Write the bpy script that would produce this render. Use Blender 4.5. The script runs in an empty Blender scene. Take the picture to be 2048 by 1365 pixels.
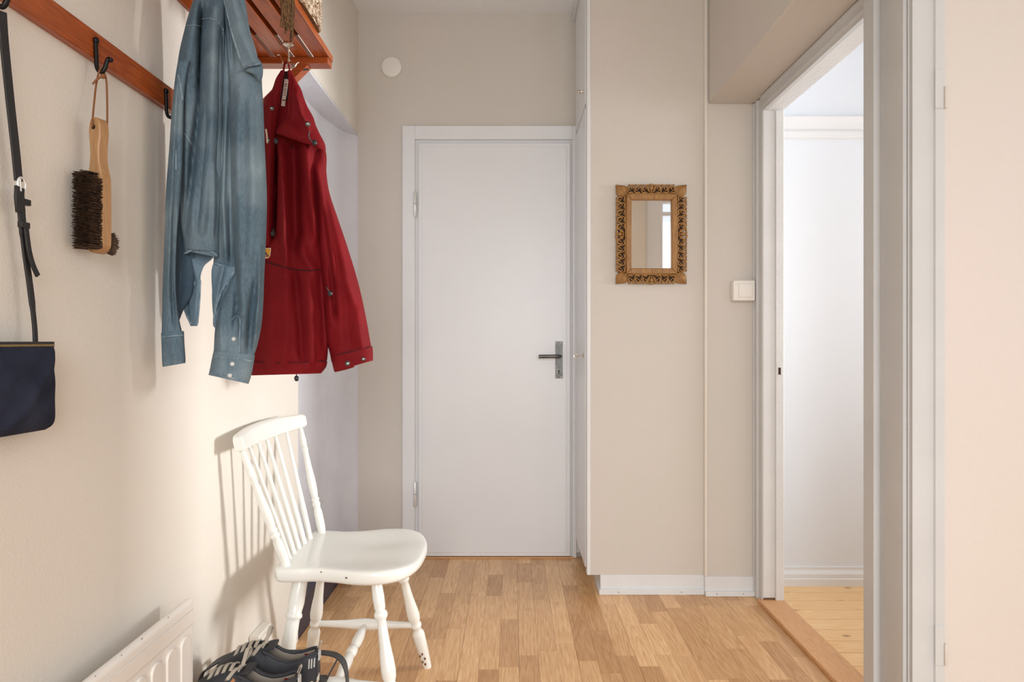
import bpy, math, random
import numpy as np
from mathutils import Vector, Matrix

random.seed(7)
rng = np.random.default_rng(7)
S = bpy.context.scene
C = S.collection
F = 1300.0          # focal length in pixels of the 2048 wide frame
H = 1.05            # eye height
PI = math.pi

# ------------------------------------------------------------------ camera
cd = bpy.data.cameras.new('camera')
cd.sensor_width = 36.0
cd.lens = F / 2048.0 * 36.0
cd.clip_start = 0.02
cam = bpy.data.objects.new('camera', cd)
C.objects.link(cam)
cam.location = (0, 0, H)
cam.rotation_euler = (PI / 2, 0, 0)
S.camera = cam

# ------------------------------------------------------------------ world, lights, exposure
S.view_settings.view_transform = 'Standard'
S.view_settings.look = 'None'
S.view_settings.gamma = 1.0
S.view_settings.use_curve_mapping = False
S.view_settings.exposure = 0.10
w = bpy.data.worlds.new('daylight')
S.world = w
w.use_nodes = True
w.node_tree.nodes['Background'].inputs[0].default_value = (0.90, 0.95, 1.0, 1)
w.node_tree.nodes['Background'].inputs[1].default_value = 1.0


def area(name, loc, rot, sx, sy, power, col=(1, 1, 1), spread=180):
    l = bpy.data.lights.new(name, 'AREA')
    l.shape = 'RECTANGLE'
    l.size, l.size_y, l.energy, l.color = sx, sy, power, col
    l.spread = math.radians(spread)
    o = bpy.data.objects.new(name, l)
    C.objects.link(o)
    o.location = loc
    o.rotation_euler = rot
    return o


# daylight entering through the window of the side room, the window behind the camera and the window of the open space, plus an added niche fill
area('window_light_side_room', (4.12, 2.46, 1.42), (0, PI / 2, math.radians(9)), 0.75, 0.60, 20, (0.99, 0.99, 0.98), 60)
area('niche_fill_light', (4.12, 1.45, 1.42), (0, PI / 2, math.radians(-8)), 0.75, 0.60, 11, (0.98, 0.99, 1.0), 90)  # added fill lamp that brightens the wall niche, no known window
area('window_light_behind', (0.25, -1.72, 1.45), (PI / 2 - 0.55, 0, 0), 1.5, 1.7, 37, (0.97, 0.985, 1.0), 125)
area('window_light_glazed_door', (2.03, -1.72, 1.25), (PI / 2, 0, 0), 0.8, 2.2, 2, (0.97, 0.985, 1.0))
area('window_light_open_side', (2.72, 0.75, 1.45), (0, PI / 2 - 0.3, 0), 1.3, 1.1, 10, (0.97, 0.985, 1.0))


# ------------------------------------------------------------------ helpers
def P(px, py, Y):
    return Vector(((px - 1024) * Y / F, Y, H + (682 - py) * Y / F))


def PX(px, py, X):
    Y = X * F / (px - 1024)
    return P(px, py, Y)


class MB:
    """collects geometry in world coordinates, then builds ONE mesh object"""
    def __init__(s):
        s.v, s.f = [], []

    def add(s, vs, fs):
        n = len(s.v)
        s.v += [tuple(p) for p in vs]
        s.f += [tuple(i + n for i in f) for f in fs]
        return s

    def box(s, x0, x1, y0, y1, z0, z1):
        if x0 > x1: x0, x1 = x1, x0
        if y0 > y1: y0, y1 = y1, y0
        if z0 > z1: z0, z1 = z1, z0
        vs = [(x, y, z) for z in (z0, z1) for y in (y0, y1) for x in (x0, x1)]
        return s.add(vs, [(0, 2, 3, 1), (4, 5, 7, 6), (0, 1, 5, 4), (2, 6, 7, 3), (0, 4, 6, 2), (1, 3, 7, 5)])

    def obox(s, c, ax, ay, az):
        c, ax, ay, az = Vector(c), Vector(ax), Vector(ay), Vector(az)
        vs = [c + ax * i + ay * j + az * k for k in (-1, 1) for j in (-1, 1) for i in (-1, 1)]
        fs = [(0, 2, 3, 1), (4, 5, 7, 6), (0, 1, 5, 4), (2, 6, 7, 3), (0, 4, 6, 2), (1, 3, 7, 5)]
        if ax.cross(ay).dot(az) < 0: fs = [tuple(reversed(f)) for f in fs]
        return s.add(vs, fs)

    def prism(s, poly, axis, a, b):
        """poly: 2D points; axis: 'x','y','z' extrusion from a to b"""
        n = len(poly)
        def mk(p, t):
            if axis == 'z': return (p[0], p[1], t)
            if axis == 'y': return (p[0], t, p[1])
            return (t, p[0], p[1])
        vs = [mk(p, a) for p in poly] + [mk(p, b) for p in poly]
        fs = [tuple(range(n - 1, -1, -1)), tuple(range(n, 2 * n))]
        fs += [(i, (i + 1) % n, n + (i + 1) % n, n + i) for i in range(n)]
        return s.add(vs, fs)

    def tube(s, path, r, n=8, caps=True, flat=None):
        path = [Vector(p) for p in path]
        m = len(path)
        rs = list(r) if hasattr(r, '__len__') else [r] * m
        t0 = (path[1] - path[0]).normalized()
        u = t0.orthogonal().normalized()
        rings = []
        for i in range(m):
            a, b = path[max(i - 1, 0)], path[min(i + 1, m - 1)]
            t = (b - a)
            t = t.normalized() if t.length > 1e-9 else t0
            u = (u - t * u.dot(t))
            u = u.normalized() if u.length > 1e-6 else t.orthogonal().normalized()
            v = t.cross(u)
            rings.append([path[i] + (u * math.cos(2 * PI * k / n) + v * math.sin(2 * PI * k / n)) * rs[i] for k in range(n)])
        vs = [p for rg in rings for p in rg]
        fs = []
        for i in range(m - 1):
            for k in range(n):
                k2 = (k + 1) % n
                fs.append((i * n + k, i * n + k2, (i + 1) * n + k2, (i + 1) * n + k))
        if caps:
            fs.append(tuple(range(n - 1, -1, -1)))
            fs.append(tuple((m - 1) * n + k for k in range(n)))
        return s.add(vs, fs)

    def lathe(s, a, b, prof, n=16):
        a, b = Vector(a), Vector(b)
        return s.tube([a + (b - a) * t for t, r in prof], [max(r, 1e-4) for t, r in prof], n)

    def ribbon(s, path, side, width, thick):
        """flat band along path; side = list/one vector across the width"""
        path = [Vector(p) for p in path]
        m = len(path)
        vs = []
        for i in range(m):
            t = (path[min(i + 1, m - 1)] - path[max(i - 1, 0)]).normalized()
            sd = Vector(side[i] if isinstance(side, list) else side)
            sd = (sd - t * sd.dot(t)).normalized()
            nn = t.cross(sd)
            wd = width[i] if isinstance(width, list) else width
            for aa, bb in ((-1, -1), (1, -1), (1, 1), (-1, 1)):
                vs.append(path[i] + sd * aa * wd / 2 + nn * bb * thick / 2)
        fs = []
        for i in range(m - 1):
            for k in range(4):
                k2 = (k + 1) % 4
                fs.append((i * 4 + k, i * 4 + k2, i * 4 + 4 + k2, i * 4 + 4 + k))
        fs += [(3, 2, 1, 0), tuple((m - 1) * 4 + k for k in range(4))]
        return s.add(vs, fs)

    def ball(s, c, rx, ry=None, rz=None, n=10, m=7):
        ry = rx if ry is None else ry
        rz = rx if rz is None else rz
        c = Vector(c)
        vs = [c + Vector((0, 0, -rz))]
        for j in range(1, m):
            a = PI * j / m - PI / 2
            for k in range(n):
                t = 2 * PI * k / n
                vs.append(c + Vector((rx * math.cos(a) * math.cos(t), ry * math.cos(a) * math.sin(t), rz * math.sin(a))))
        vs.append(c + Vector((0, 0, rz)))
        fs = []
        for k in range(n):
            fs.append((0, 1 + (k + 1) % n, 1 + k))
            for j in range(m - 2):
                a, b = 1 + j * n + k, 1 + j * n + (k + 1) % n
                fs.append((a, b, b + n, a + n))
            q = 1 + (m - 2) * n
            fs.append((q + k, q + (k + 1) % n, len(vs) - 1))
        return s.add(vs, fs)

    def build(s, name, mat, parent=None, smooth=False, bevel=0, ang=40, seg=2):
        me = bpy.data.meshes.new(name)
        me.from_pydata(s.v, [], s.f)
        me.update()
        if smooth:
            me.shade_smooth()
            if ang < 180: me.set_sharp_from_angle(angle=math.radians(ang))
        me.materials.append(mat)
        o = bpy.data.objects.new(name, me)
        C.objects.link(o)
        if bevel:
            b = o.modifiers.new('bevel', 'BEVEL')
            b.width = bevel
            b.segments = seg
            b.limit_method = 'ANGLE'
            b.angle_limit = math.radians(35)
            if not smooth: me.shade_smooth(); me.set_sharp_from_angle(angle=math.radians(50))
        if parent:
            o.parent = parent
            o.matrix_parent_inverse = Matrix.Translation(-world_loc(parent))
        return o


def world_loc(o):
    l = Vector(o.location)
    if o.parent: l = l + world_loc(o.parent) + o.matrix_parent_inverse.translation
    return l


def tag(o, label=None, cat=None, group=None, kind=None):
    if label: o['label'] = label
    if cat: o['category'] = cat
    if group: o['group'] = group
    if kind: o['kind'] = kind
    return o


def thing(name, loc, label=None, cat=None, group=None, kind=None):
    o = bpy.data.objects.new(name, None)
    o.empty_display_size = 0.05
    C.objects.link(o)
    o.location = loc
    return tag(o, label, cat, group, kind)


def spline(pts, n):
    """Catmull-Rom through points"""
    pts = [Vector(p) for p in pts]
    out = []
    m = len(pts) - 1
    for i in range(n + 1):
        t = i / n * m
        k = min(int(t), m - 1)
        t -= k
        p0, p1, p2, p3 = pts[max(k - 1, 0)], pts[k], pts[k + 1], pts[min(k + 2, m)]
        out.append(0.5 * ((2 * p1) + (p2 - p0) * t + (2 * p0 - 5 * p1 + 4 * p2 - p3) * t * t + (3 * p1 - p0 - 3 * p2 + p3) * t ** 3))
    return out


# ------------------------------------------------------------------ materials
def srgb(r, g, b):
    f = lambda c: (c / 255 / 12.92) if c / 255 <= 0.04045 else ((c / 255 + 0.055) / 1.055) ** 2.4
    return (f(r), f(g), f(b), 1)


def mat(name, col, rough=0.6, metal=0.0, spec=0.5, var=None, vscale=6, bump=0, bscale=60, stretch=None, coat=0):
    m = bpy.data.materials.new(name)
    m.use_nodes = True
    nt = m.node_tree
    b = nt.nodes['Principled BSDF']
    b.inputs['Base Color'].default_value = col
    b.inputs['Roughness'].default_value = rough
    b.inputs['Metallic'].default_value = metal
    b.inputs['Specular IOR Level'].default_value = spec
    b.inputs['Coat Weight'].default_value = coat
    co = nt.nodes.new('ShaderNodeTexCoord')
    mp = nt.nodes.new('ShaderNodeMapping')
    nt.links.new(co.outputs['Object'], mp.inputs[0])
    if stretch: mp.inputs['Scale'].default_value = stretch
    if var:
        nz = nt.nodes.new('ShaderNodeTexNoise')
        nz.inputs['Scale'].default_value = vscale
        nz.inputs['Detail'].default_value = 6
        nt.links.new(mp.outputs[0], nz.inputs[0])
        mx = nt.nodes.new('ShaderNodeMix')
        mx.data_type = 'RGBA'
        mx.inputs['A'].default_value = col
        mx.inputs['B'].default_value = var
        rp = nt.nodes.new('ShaderNodeMapRange')
        rp.inputs[1].default_value, rp.inputs[2].default_value = 0.35, 0.65
        nt.links.new(nz.outputs[0], rp.inputs[0])
        nt.links.new(rp.outputs[0], mx.inputs['Factor'])
        nt.links.new(mx.outputs['Result'], b.inputs['Base Color'])
    if bump:
        n2 = nt.nodes.new('ShaderNodeTexNoise')
        n2.inputs['Scale'].default_value = bscale
        n2.inputs['Detail'].default_value = 4
        nt.links.new(mp.outputs[0], n2.inputs[0])
        bp = nt.nodes.new('ShaderNodeBump')
        bp.inputs['Strength'].default_value = bump
        bp.inputs['Distance'].default_value = 0.01
        nt.links.new(n2.outputs[0], bp.inputs['Height'])
        nt.links.new(bp.outputs[0], b.inputs['Normal'])
    return m


def wood(name, light, dark, axis='y', scale=14, rough=0.4, rand=0.0, tint=None, ring=0.5, knots=None, coat=0.0, rs=0.16):
    """grain stretched along one axis, per-object random shade"""
    m = bpy.data.materials.new(name)
    m.use_nodes = True
    nt = m.node_tree
    N, L = nt.nodes.new, nt.links.new
    b = nt.nodes['Principled BSDF']
    b.inputs['Roughness'].default_value = rough
    b.inputs['Coat Weight'].default_value = coat
    b.inputs['Coat Roughness'].default_value = 0.25
    co = N('ShaderNodeTexCoord')
    oi = N('ShaderNodeObjectInfo')
    ad = N('ShaderNodeVectorMath'); ad.operation = 'ADD'
    ml = N('ShaderNodeMath'); ml.operation = 'MULTIPLY'; ml.inputs[1].default_value = 57.0 if rand else 0.0
    L(oi.outputs['Random'], ml.inputs[0])
    L(co.outputs['Object'], ad.inputs[0]); L(ml.outputs[0], ad.inputs[1])
    mp = N('ShaderNodeMapping')
    k = {'x': (0.07, 1, 1), 'y': (1, 0.07, 1), 'z': (1, 1, 0.07)}[axis]
    mp.inputs['Scale'].default_value = k
    L(ad.outputs[0], mp.inputs[0])
    # cathedral rings: distorted by low noise
    mp2 = N('ShaderNodeMapping')
    mp2.inputs['Scale'].default_value = {'x': (rs, 1, 1), 'y': (1, rs, 1), 'z': (1, 1, rs)}[axis]
    L(ad.outputs[0], mp2.inputs[0])
    n0 = N('ShaderNodeTexNoise'); n0.inputs['Scale'].default_value = scale * 0.75; n0.inputs['Detail'].default_value = 1.5
    L(mp2.outputs[0], n0.inputs[0])
    m1 = N('ShaderNodeMath'); m1.operation = 'MULTIPLY'; m1.inputs[1].default_value = 22
    L(n0.outputs[0], m1.inputs[0])
    m2 = N('ShaderNodeMath'); m2.operation = 'FRACT'
    L(m1.outputs[0], m2.inputs[0])
    rr = N('ShaderNodeValToRGB')
    rr.color_ramp.elements[0].position = 0.0; rr.color_ramp.elements[0].color = (0, 0, 0, 1)
    rr.color_ramp.elements[1].position = 0.85; rr.color_ramp.elements[1].color = (1, 1, 1, 1)
    e = rr.color_ramp.elements.new(1.0); e.color = (0, 0, 0, 1)
    L(m2.outputs[0], rr.inputs[0])
    n1 = N('ShaderNodeTexNoise'); n1.inputs['Scale'].default_value = scale * 14; n1.inputs['Detail'].default_value = 5
    L(mp.outputs[0], n1.inputs[0])
    r1 = N('ShaderNodeMapRange'); r1.inputs[1].default_value = .32; r1.inputs[2].default_value = .68
    L(n1.outputs[0], r1.inputs[0])
    mixf = N('ShaderNodeMix'); mixf.data_type = 'FLOAT'
    mixf.inputs['Factor'].default_value = ring
    L(r1.outputs[0], mixf.inputs['A']); L(rr.outputs[0], mixf.inputs['B'])
    mx = N('ShaderNodeMix'); mx.data_type = 'RGBA'
    mx.inputs['A'].default_value = light; mx.inputs['B'].default_value = dark
    L(mixf.outputs['Result'], mx.inputs['Factor'])
    out = mx.outputs['Result']
    if rand:
        wn = N('ShaderNodeTexWhiteNoise'); wn.noise_dimensions = '1D'
        L(oi.outputs['Random'], wn.inputs['W'])
        mx2 = N('ShaderNodeMix'); mx2.data_type = 'RGBA'; mx2.blend_type = 'MULTIPLY'
        cr = N('ShaderNodeValToRGB')
        cr.color_ramp.elements[0].color = tint[0]; cr.color_ramp.elements[1].color = tint[1]
        L(wn.outputs['Value'], cr.inputs[0])
        mx2.inputs['Factor'].default_value = rand
        L(out, mx2.inputs['A']); L(cr.outputs[0], mx2.inputs['B'])
        out = mx2.outputs['Result']
    if knots:
        vo = N('ShaderNodeTexVoronoi'); vo.voronoi_dimensions = '2D'; vo.inputs['Scale'].default_value = knots[0]
        vo.inputs['Randomness'].default_value = 1.0
        mp3 = N('ShaderNodeMapping'); mp3.inputs['Scale'].default_value = {'x': (.55, 1, 0), 'y': (1, .55, 0), 'z': (1, 0, .55)}[axis]
        L(ad.outputs[0], mp3.inputs[0]); L(mp3.outputs[0], vo.inputs['Vector'])
        kr = N('ShaderNodeMapRange'); kr.inputs[1].default_value = 0.02; kr.inputs[2].default_value = knots[1]
        kr.inputs[3].default_value = 0.75; kr.inputs[4].default_value = 0
        L(vo.outputs['Distance'], kr.inputs[0])
        mx3 = N('ShaderNodeMix'); mx3.data_type = 'RGBA'
        mx3.inputs['B'].default_value = knots[2]
        L(kr.outputs[0], mx3.inputs['Factor']); L(out, mx3.inputs['A'])
        out = mx3.outputs['Result']
    L(out, b.inputs['Base Color'])
    bp = N('ShaderNodeBump'); bp.inputs['Strength'].default_value = 0.06; bp.inputs['Distance'].default_value = 0.003
    L(n1.outputs[0], bp.inputs['Height']); L(bp.outputs[0], b.inputs['Normal'])
    return m


def weave(name, col, col2, light, rough=0.9, scale=900, wear=5, bump=0.25, sheen=0.0):
    """cloth: fine diagonal weave plus soft faded patches"""
    m = bpy.data.materials.new(name)
    m.use_nodes = True
    nt = m.node_tree
    N, L = nt.nodes.new, nt.links.new
    b = nt.nodes['Principled BSDF']
    b.inputs['Roughness'].default_value = rough
    b.inputs['Specular IOR Level'].default_value = 0.2
    b.inputs['Sheen Weight'].default_value = sheen
    co = N('ShaderNodeTexCoord')
    mp = N('ShaderNodeMapping'); mp.inputs['Scale'].default_value = (1, 1, 0.12)
    L(co.outputs['Object'], mp.inputs[0])
    n1 = N('ShaderNodeTexNoise'); n1.inputs['Scale'].default_value = scale; n1.inputs['Detail'].default_value = 2
    L(mp.outputs[0], n1.inputs[0])
    n2 = N('ShaderNodeTexNoise'); n2.inputs['Scale'].default_value = wear; n2.inputs['Detail'].default_value = 5
    L(co.outputs['Object'], n2.inputs[0])
    a = N('ShaderNodeMix'); a.data_type = 'RGBA'; a.inputs['A'].default_value = col; a.inputs['B'].default_value = col2
    r1 = N('ShaderNodeMapRange'); r1.inputs[1].default_value = .3; r1.inputs[2].default_value = .7
    L(n1.outputs[0], r1.inputs[0]); L(r1.outputs[0], a.inputs['Factor'])
    c = N('ShaderNodeMix'); c.data_type = 'RGBA'; c.inputs['B'].default_value = light
    r2 = N('ShaderNodeMapRange'); r2.inputs[1].default_value = .45; r2.inputs[2].default_value = .72; r2.inputs[4].default_value = .7
    L(n2.outputs[0], r2.inputs[0]); L(r2.outputs[0], c.inputs['Factor']); L(a.outputs['Result'], c.inputs['A'])
    L(c.outputs['Result'], b.inputs['Base Color'])
    bp = N('ShaderNodeBump'); bp.inputs['Strength'].default_value = bump; bp.inputs['Distance'].default_value = 0.002
    L(n1.outputs[0], bp.inputs['Height']); L(bp.outputs[0], b.inputs['Normal'])
    return m


M = {}
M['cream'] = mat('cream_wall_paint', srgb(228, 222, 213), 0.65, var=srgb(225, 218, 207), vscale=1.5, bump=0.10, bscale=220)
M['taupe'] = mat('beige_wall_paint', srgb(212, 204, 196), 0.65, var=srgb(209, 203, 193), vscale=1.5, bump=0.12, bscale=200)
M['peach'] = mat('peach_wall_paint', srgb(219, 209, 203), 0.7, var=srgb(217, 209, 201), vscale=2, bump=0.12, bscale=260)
M['plaster'] = mat('rough_white_plaster', srgb(228, 230, 237), 0.7, var=srgb(221, 223, 231), vscale=7, bump=0.35, bscale=38)
M['white'] = mat('white_gloss_paint', srgb(232, 233, 234), 0.35, var=srgb(228, 229, 231), vscale=2, bump=0.03, bscale=90)
M['white_old'] = mat('old_white_paint', srgb(229, 230, 230), 0.42, var=srgb(222, 223, 223), vscale=5, bump=0.12, bscale=70)
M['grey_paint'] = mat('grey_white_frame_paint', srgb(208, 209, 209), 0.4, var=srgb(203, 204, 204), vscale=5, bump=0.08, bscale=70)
M['room_white'] = mat('side_room_white_paint', srgb(230, 234, 240), 0.6, bump=0.04, bscale=150)
M['ceiling'] = mat('ceiling_white', srgb(242, 243, 244), 0.7, bump=0.05, bscale=120)
M['dark_plinth'] = mat('dark_painted_wood', srgb(62, 56, 66), 0.5, var=srgb(50, 44, 54), vscale=14)
M['chair'] = mat('ivory_chair_paint', srgb(238, 238, 232), 0.27, spec=0.5, coat=0.35)
M['worn'] = mat('bare_worn_wood', srgb(110, 80, 52), 0.7)
M['oak'] = wood('oak_stave', srgb(246, 206, 154), srgb(212, 158, 104), 'y', 13, 0.36, rand=1.0, tint=((0.64, 0.55, 0.46, 1), (1.0, 1.0, 1.0, 1)), ring=0.38, coat=0.15, rs=0.09)
M['oak_base'] = mat('dark_joint', srgb(120, 82, 48), 0.6)
M['pine'] = wood('pine_board', srgb(252, 216, 164), srgb(242, 192, 128), 'x', 12, 0.35, rand=1.0, tint=((0.94, 0.90, 0.84, 1), (1, 1, 1, 1)), ring=0.5, knots=(6.5, 0.075, srgb(140, 84, 40)), coat=0.1)
M['threshold'] = wood('oak_threshold', srgb(226, 176, 126), srgb(204, 148, 98), 'y', 18, 0.4, ring=0.3)
M['teak'] = wood('orange_varnished_wood', srgb(182, 92, 34), srgb(138, 60, 18), 'y', 16, 0.35, ring=0.3, coat=0.2)
M['teak_x'] = wood('orange_varnished_wood_cross', srgb(176, 86, 32), srgb(134, 58, 18), 'x', 16, 0.35, ring=0.3, coat=0.2)
M['black_metal'] = mat('black_iron', srgb(26, 25, 26), 0.4, 0.6)
M['nickel'] = mat('nickel_wire', srgb(214, 208, 196), 0.22, 1.0)
M['steel'] = mat('brushed_steel', srgb(112, 112, 109), 0.42, 0.85, var=srgb(88, 88, 86), vscale=30)
M['chrome'] = mat('hinge_chrome', srgb(228, 228, 226), 0.3, 0.35)
M['dark'] = mat('black_hole', srgb(12, 11, 10), 0.8)
M['plastic'] = mat('white_plastic', srgb(238, 234, 226), 0.35)
M['carved'] = wood('carved_teak', srgb(176, 130, 70), srgb(128, 86, 42), 'z', 22, 0.5, ring=0.25)
M['carved_dark'] = mat('dark_recess_wood', srgb(58, 38, 20), 0.7)  # dark brown, shows in the openings of the carving and strike
M['mirror'] = mat('mirror_silver', (0.93, 0.93, 0.92, 1), 0.015, 1.0)
M['brush_wood'] = wood('beech_brush', srgb(176, 136, 92), srgb(150, 110, 70), 'z', 30, 0.45, ring=0.15)
M['bristle'] = mat('dark_horsehair', srgb(84, 60, 42), 0.6, var=srgb(40, 28, 20), vscale=160)
M['cord'] = mat('brown_leather_cord', srgb(128, 78, 40), 0.7)
M['strap'] = mat('black_leather', srgb(34, 32, 33), 0.5, bump=0.1, bscale=300)
M['suede'] = mat('navy_suede', srgb(52, 56, 72), 0.95, spec=0.1, var=srgb(38, 42, 57), vscale=14, bump=0.2, bscale=400)
M['gold'] = mat('brass_teeth', srgb(196, 168, 118), 0.3, 1.0)
M['denim'] = weave('faded_denim', srgb(78, 97, 110), srgb(102, 122, 134), srgb(150, 168, 176), scale=700, wear=7)
M['denim_in'] = weave('denim_inside', srgb(96, 118, 134), srgb(112, 134, 148), srgb(130, 150, 162), scale=700, wear=9)
M['denim_dark'] = weave('denim_in_shade', srgb(52, 68, 84), srgb(66, 84, 100), srgb(84, 102, 116), scale=700, wear=8)  # same denim, with the shade beside the sleeve put into its colour
M['stitch'] = weave('denim_seam', srgb(86, 106, 122), srgb(136, 156, 168), srgb(164, 182, 190), scale=260, wear=60)
M['red'] = weave('dark_red_cotton', srgb(122, 13, 22), srgb(106, 9, 17), srgb(132, 18, 27), rough=0.75, scale=900, wear=6, bump=0.08)
M['red_dark'] = mat('dark_red_lining', srgb(44, 8, 12), 0.85)
M['pearl'] = mat('pearl_snap', srgb(204, 204, 200), 0.25)
M['tag'] = mat('woven_tag', srgb(206, 186, 170), 0.8)
M['tag_ink'] = mat('tag_print', srgb(80, 30, 34), 0.8)
M['patch_edge'] = mat('patch_border', srgb(232, 206, 178), 0.8)
M['patch'] = mat('patch_yellow', srgb(222, 160, 38), 0.8)
M['patch_blue'] = mat('patch_blue', srgb(44, 52, 104), 0.8)
M['toggle'] = mat('black_toggle', srgb(34, 36, 38), 0.35)
M['cordlock'] = mat('speckled_cord', srgb(120, 104, 110), 0.8, var=srgb(40, 34, 38), vscale=500)
M['shoe'] = mat('black_sneaker_fabric', srgb(46, 47, 51), 0.65, var=srgb(38, 39, 46), vscale=40, bump=0.1, bscale=500)
M['shoe_navy'] = mat('navy_heel_leather', srgb(34, 38, 50), 0.35, bump=0.12, bscale=60)
M['shoe_in'] = mat('grey_shoe_lining', srgb(150, 140, 128), 0.9, bump=0.1, bscale=300)
M['sole'] = mat('cream_rubber', srgb(206, 198, 182), 0.6)
M['lace'] = mat('grey_lace', srgb(172, 162, 148), 0.9, bump=0.3, bscale=500)
M['lace_tan'] = mat('tan_leather_lace', srgb(186, 122, 78), 0.7)
M['red_tag'] = mat('red_tag', srgb(120, 20, 24), 0.8)
M['rack'] = mat('dark_grey_band', srgb(58, 58, 60), 0.5)
M['radiator'] = mat('radiator_enamel', srgb(238, 233, 226), 0.35, bump=0.02)
M['yarn'] = mat('speckled_wool_yarn', srgb(222, 206, 182), 0.95, var=srgb(128, 92, 66), vscale=70, bump=0.3, bscale=300)
M['fringe'] = mat('brown_fringe', srgb(120, 84, 46), 0.9, var=srgb(58, 40, 24), vscale=200)
M['maroon'] = mat('maroon_wool', srgb(74, 30, 34), 0.95, var=srgb(52, 20, 26), vscale=60)

# ------------------------------------------------------------------ setting
XL, XC, YB, YM, CE = -0.747, 0.313, 3.163, 2.70, 2.65
YF = -1.6


def struct(name, mb, m, parent=None, **k):
    o = mb.build(name, m, parent, **k)
    if not parent: o['kind'] = 'structure'
    return o


# hall floor: base under separate oak staves
floor = struct('floor', MB().box(-0.95, 2.6, YF - 0.1, 3.3, -0.08, -0.006), M['oak_base'])
x = XL - 0.004
sw = 0.0645
far = []
k = 0
while x < 1.0:
    y = 3.17
    if k % 3 == 0: base_off = random.uniform(0, 0.4)
    first = True
    while y > 0.9:
        ln = random.choice([0.24, 0.30, 0.36, 0.42, 0.30])
        if first: ln *= random.uniform(0.25, 1.0); first = False
        y0 = max(y - ln, 0.88)
        g = 0.0003 if (k % 3) else 0.0006
        far.append((x + g, min(x + sw, 1.0) - 0.0002, y0 + 0.0003, y))
        y = y0
    x += sw
    k += 1
for a in far:
    MB().box(a[0], a[1], a[2], a[3], -0.012, 0.0).build('stave', M['oak'], floor)
# the unseen rest of the hall floor (below and behind the camera)
m = MB()
for i in range(54):
    xx = XL + i * sw
    m.box(xx + .0003, xx + sw - .0003, YF, 0.8797, -0.012, 0.0)
o = m.build('strip', M['oak'], floor); o['kind'] = 'stuff'
m = MB().box(1.0, 2.6, 0.8797, 1.6, -0.012, 0.0)
o = m.build('strip', M['oak'], floor)

struct('ceiling', MB().box(-0.95, 4.2, YF - 0.1, 3.3, CE, CE + 0.1), M['ceiling'])

# left wall with niche
m = MB()
m.box(XL - 0.2, XL, YF - 0.1, 2.27, 0, CE)
m.box(XL - 0.2, XL, 2.27, 3.3, 2.055, CE)
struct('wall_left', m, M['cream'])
m = MB()
nc = [(p.x, p.y) for p in spline([(-.854, 2.27, 0), (-.854, 2.50, 0), (-.851, 2.72, 0), (-.838, 2.92, 0), (-.806, 3.07, 0), (XL - .003, 3.161, 0)], 30)]
for (xa, ya), (xb, yb_) in zip(nc[:-1], nc[1:]):
    m.add([(xa, ya, 0), (xb, yb_, 0), (xb, yb_, 2.047), (xa, ya, 2.047)], [(0, 1, 2, 3)])
m.box(-0.97, -0.90, 2.27, 3.3, 0, 2.055)
m.prism(nc + [(XL - .002, 2.27)], 'z', 2.047, 2.055)
m.box(-0.90, XL - 0.004, 2.27, 2.278, 0, 2.047)
struct('wall_niche', m, M['plaster'], smooth=True)
struct('baseboard_left', MB().prism([(-.852, 2.279), (-.752, 2.279), (-.752, 3.155)] + [(a + .001, b - .001) for a, b in nc[::-1][1:-1]], 'z', 0, 0.118), M['dark_plinth'])
# back wall
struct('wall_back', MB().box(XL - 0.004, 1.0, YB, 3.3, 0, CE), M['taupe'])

# door in the back wall
d1 = thing('door_1', (-0.085, YB, 0), kind='structure')
s = YB / F
dl, dr, dt, db = (838 - 1024) * s, (1140 - 1024) * s, H + (682 - 288) * s, H + (682 - 1110) * s
ol, orr, ot = (806 - 1024) * s, (1153 - 1024) * s, H + (682 - 254) * s
il, ir, it = (831 - 1024) * s, (1144 - 1024) * s, H + (682 - 281) * s
for nm, bx in (('casing', (ol, il, 0, ot)), ('casing', (ir, min(orr, XC - .001), 0, ot)), ('casing', (il, ir, it, ot))):
    q = MB().box(bx[0], bx[1], YB - 0.022, YB, bx[2], bx[3]).build(nm, M['white'], d1, bevel=0.002)
MB().box(il, ir, YB - 0.006, YB, 0, it).build('rebate', M['white'], d1)
leaf = MB().box(dl, dr, YB - 0.022, YB - 0.006, db, dt).build('leaf', M['white'], d1, bevel=0.003)
MB().box(dl + .018, dr - .018, YB - 0.0245, YB - 0.020, db + .018, dt - .018).build('facing_board', M['white'], leaf, bevel=0.0015)
MB().box(dl - 0.02, dr + 0.02, YB - 0.03, YB - 0.0005, 0.0, 0.006).build('sill', M['threshold'], d1, bevel=0.002)
MB().box(dl, dr, YB - 0.012, YB - 0.0005, 0.006, 0.0085).build('gap', M['dark'], d1)
for yy in (410, 986):
    hx = (831.5 - 1024) * s
    hz = H + (682 - yy) * s
    hg = MB().lathe((hx, YB - 0.027, hz - .062), (hx, YB - 0.027, hz - .001), [(0, .004), (.08, .0075), (1, .0075)], 10).build('hinge', M['chrome'], d1, smooth=True)
    MB().lathe((hx, YB - 0.027, hz + .001), (hx, YB - 0.027, hz + .062), [(0, .0075), (.92, .0075), (1, .004)], 10).build('knuckle', M['chrome'], hg, smooth=True)
    MB().tube([(hx, YB - 0.027, hz - .002), (hx, YB - 0.027, hz + .002)], .006, 8).build('pin', M['dark'], hg)
px0, px1 = (1110 - 1024) * s, (1124.5 - 1024) * s
pz0, pz1 = H + (682 - 756) * s, H + (682 - 683) * s
pl = MB().box(px0, px1, YB - 0.0285, YB - 0.0245, pz0, pz1).build('handle_plate', M['steel'], d1, bevel=0.001)
lz = H + (682 - 712) * s
lx = (1119 - 1024) * s
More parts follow.
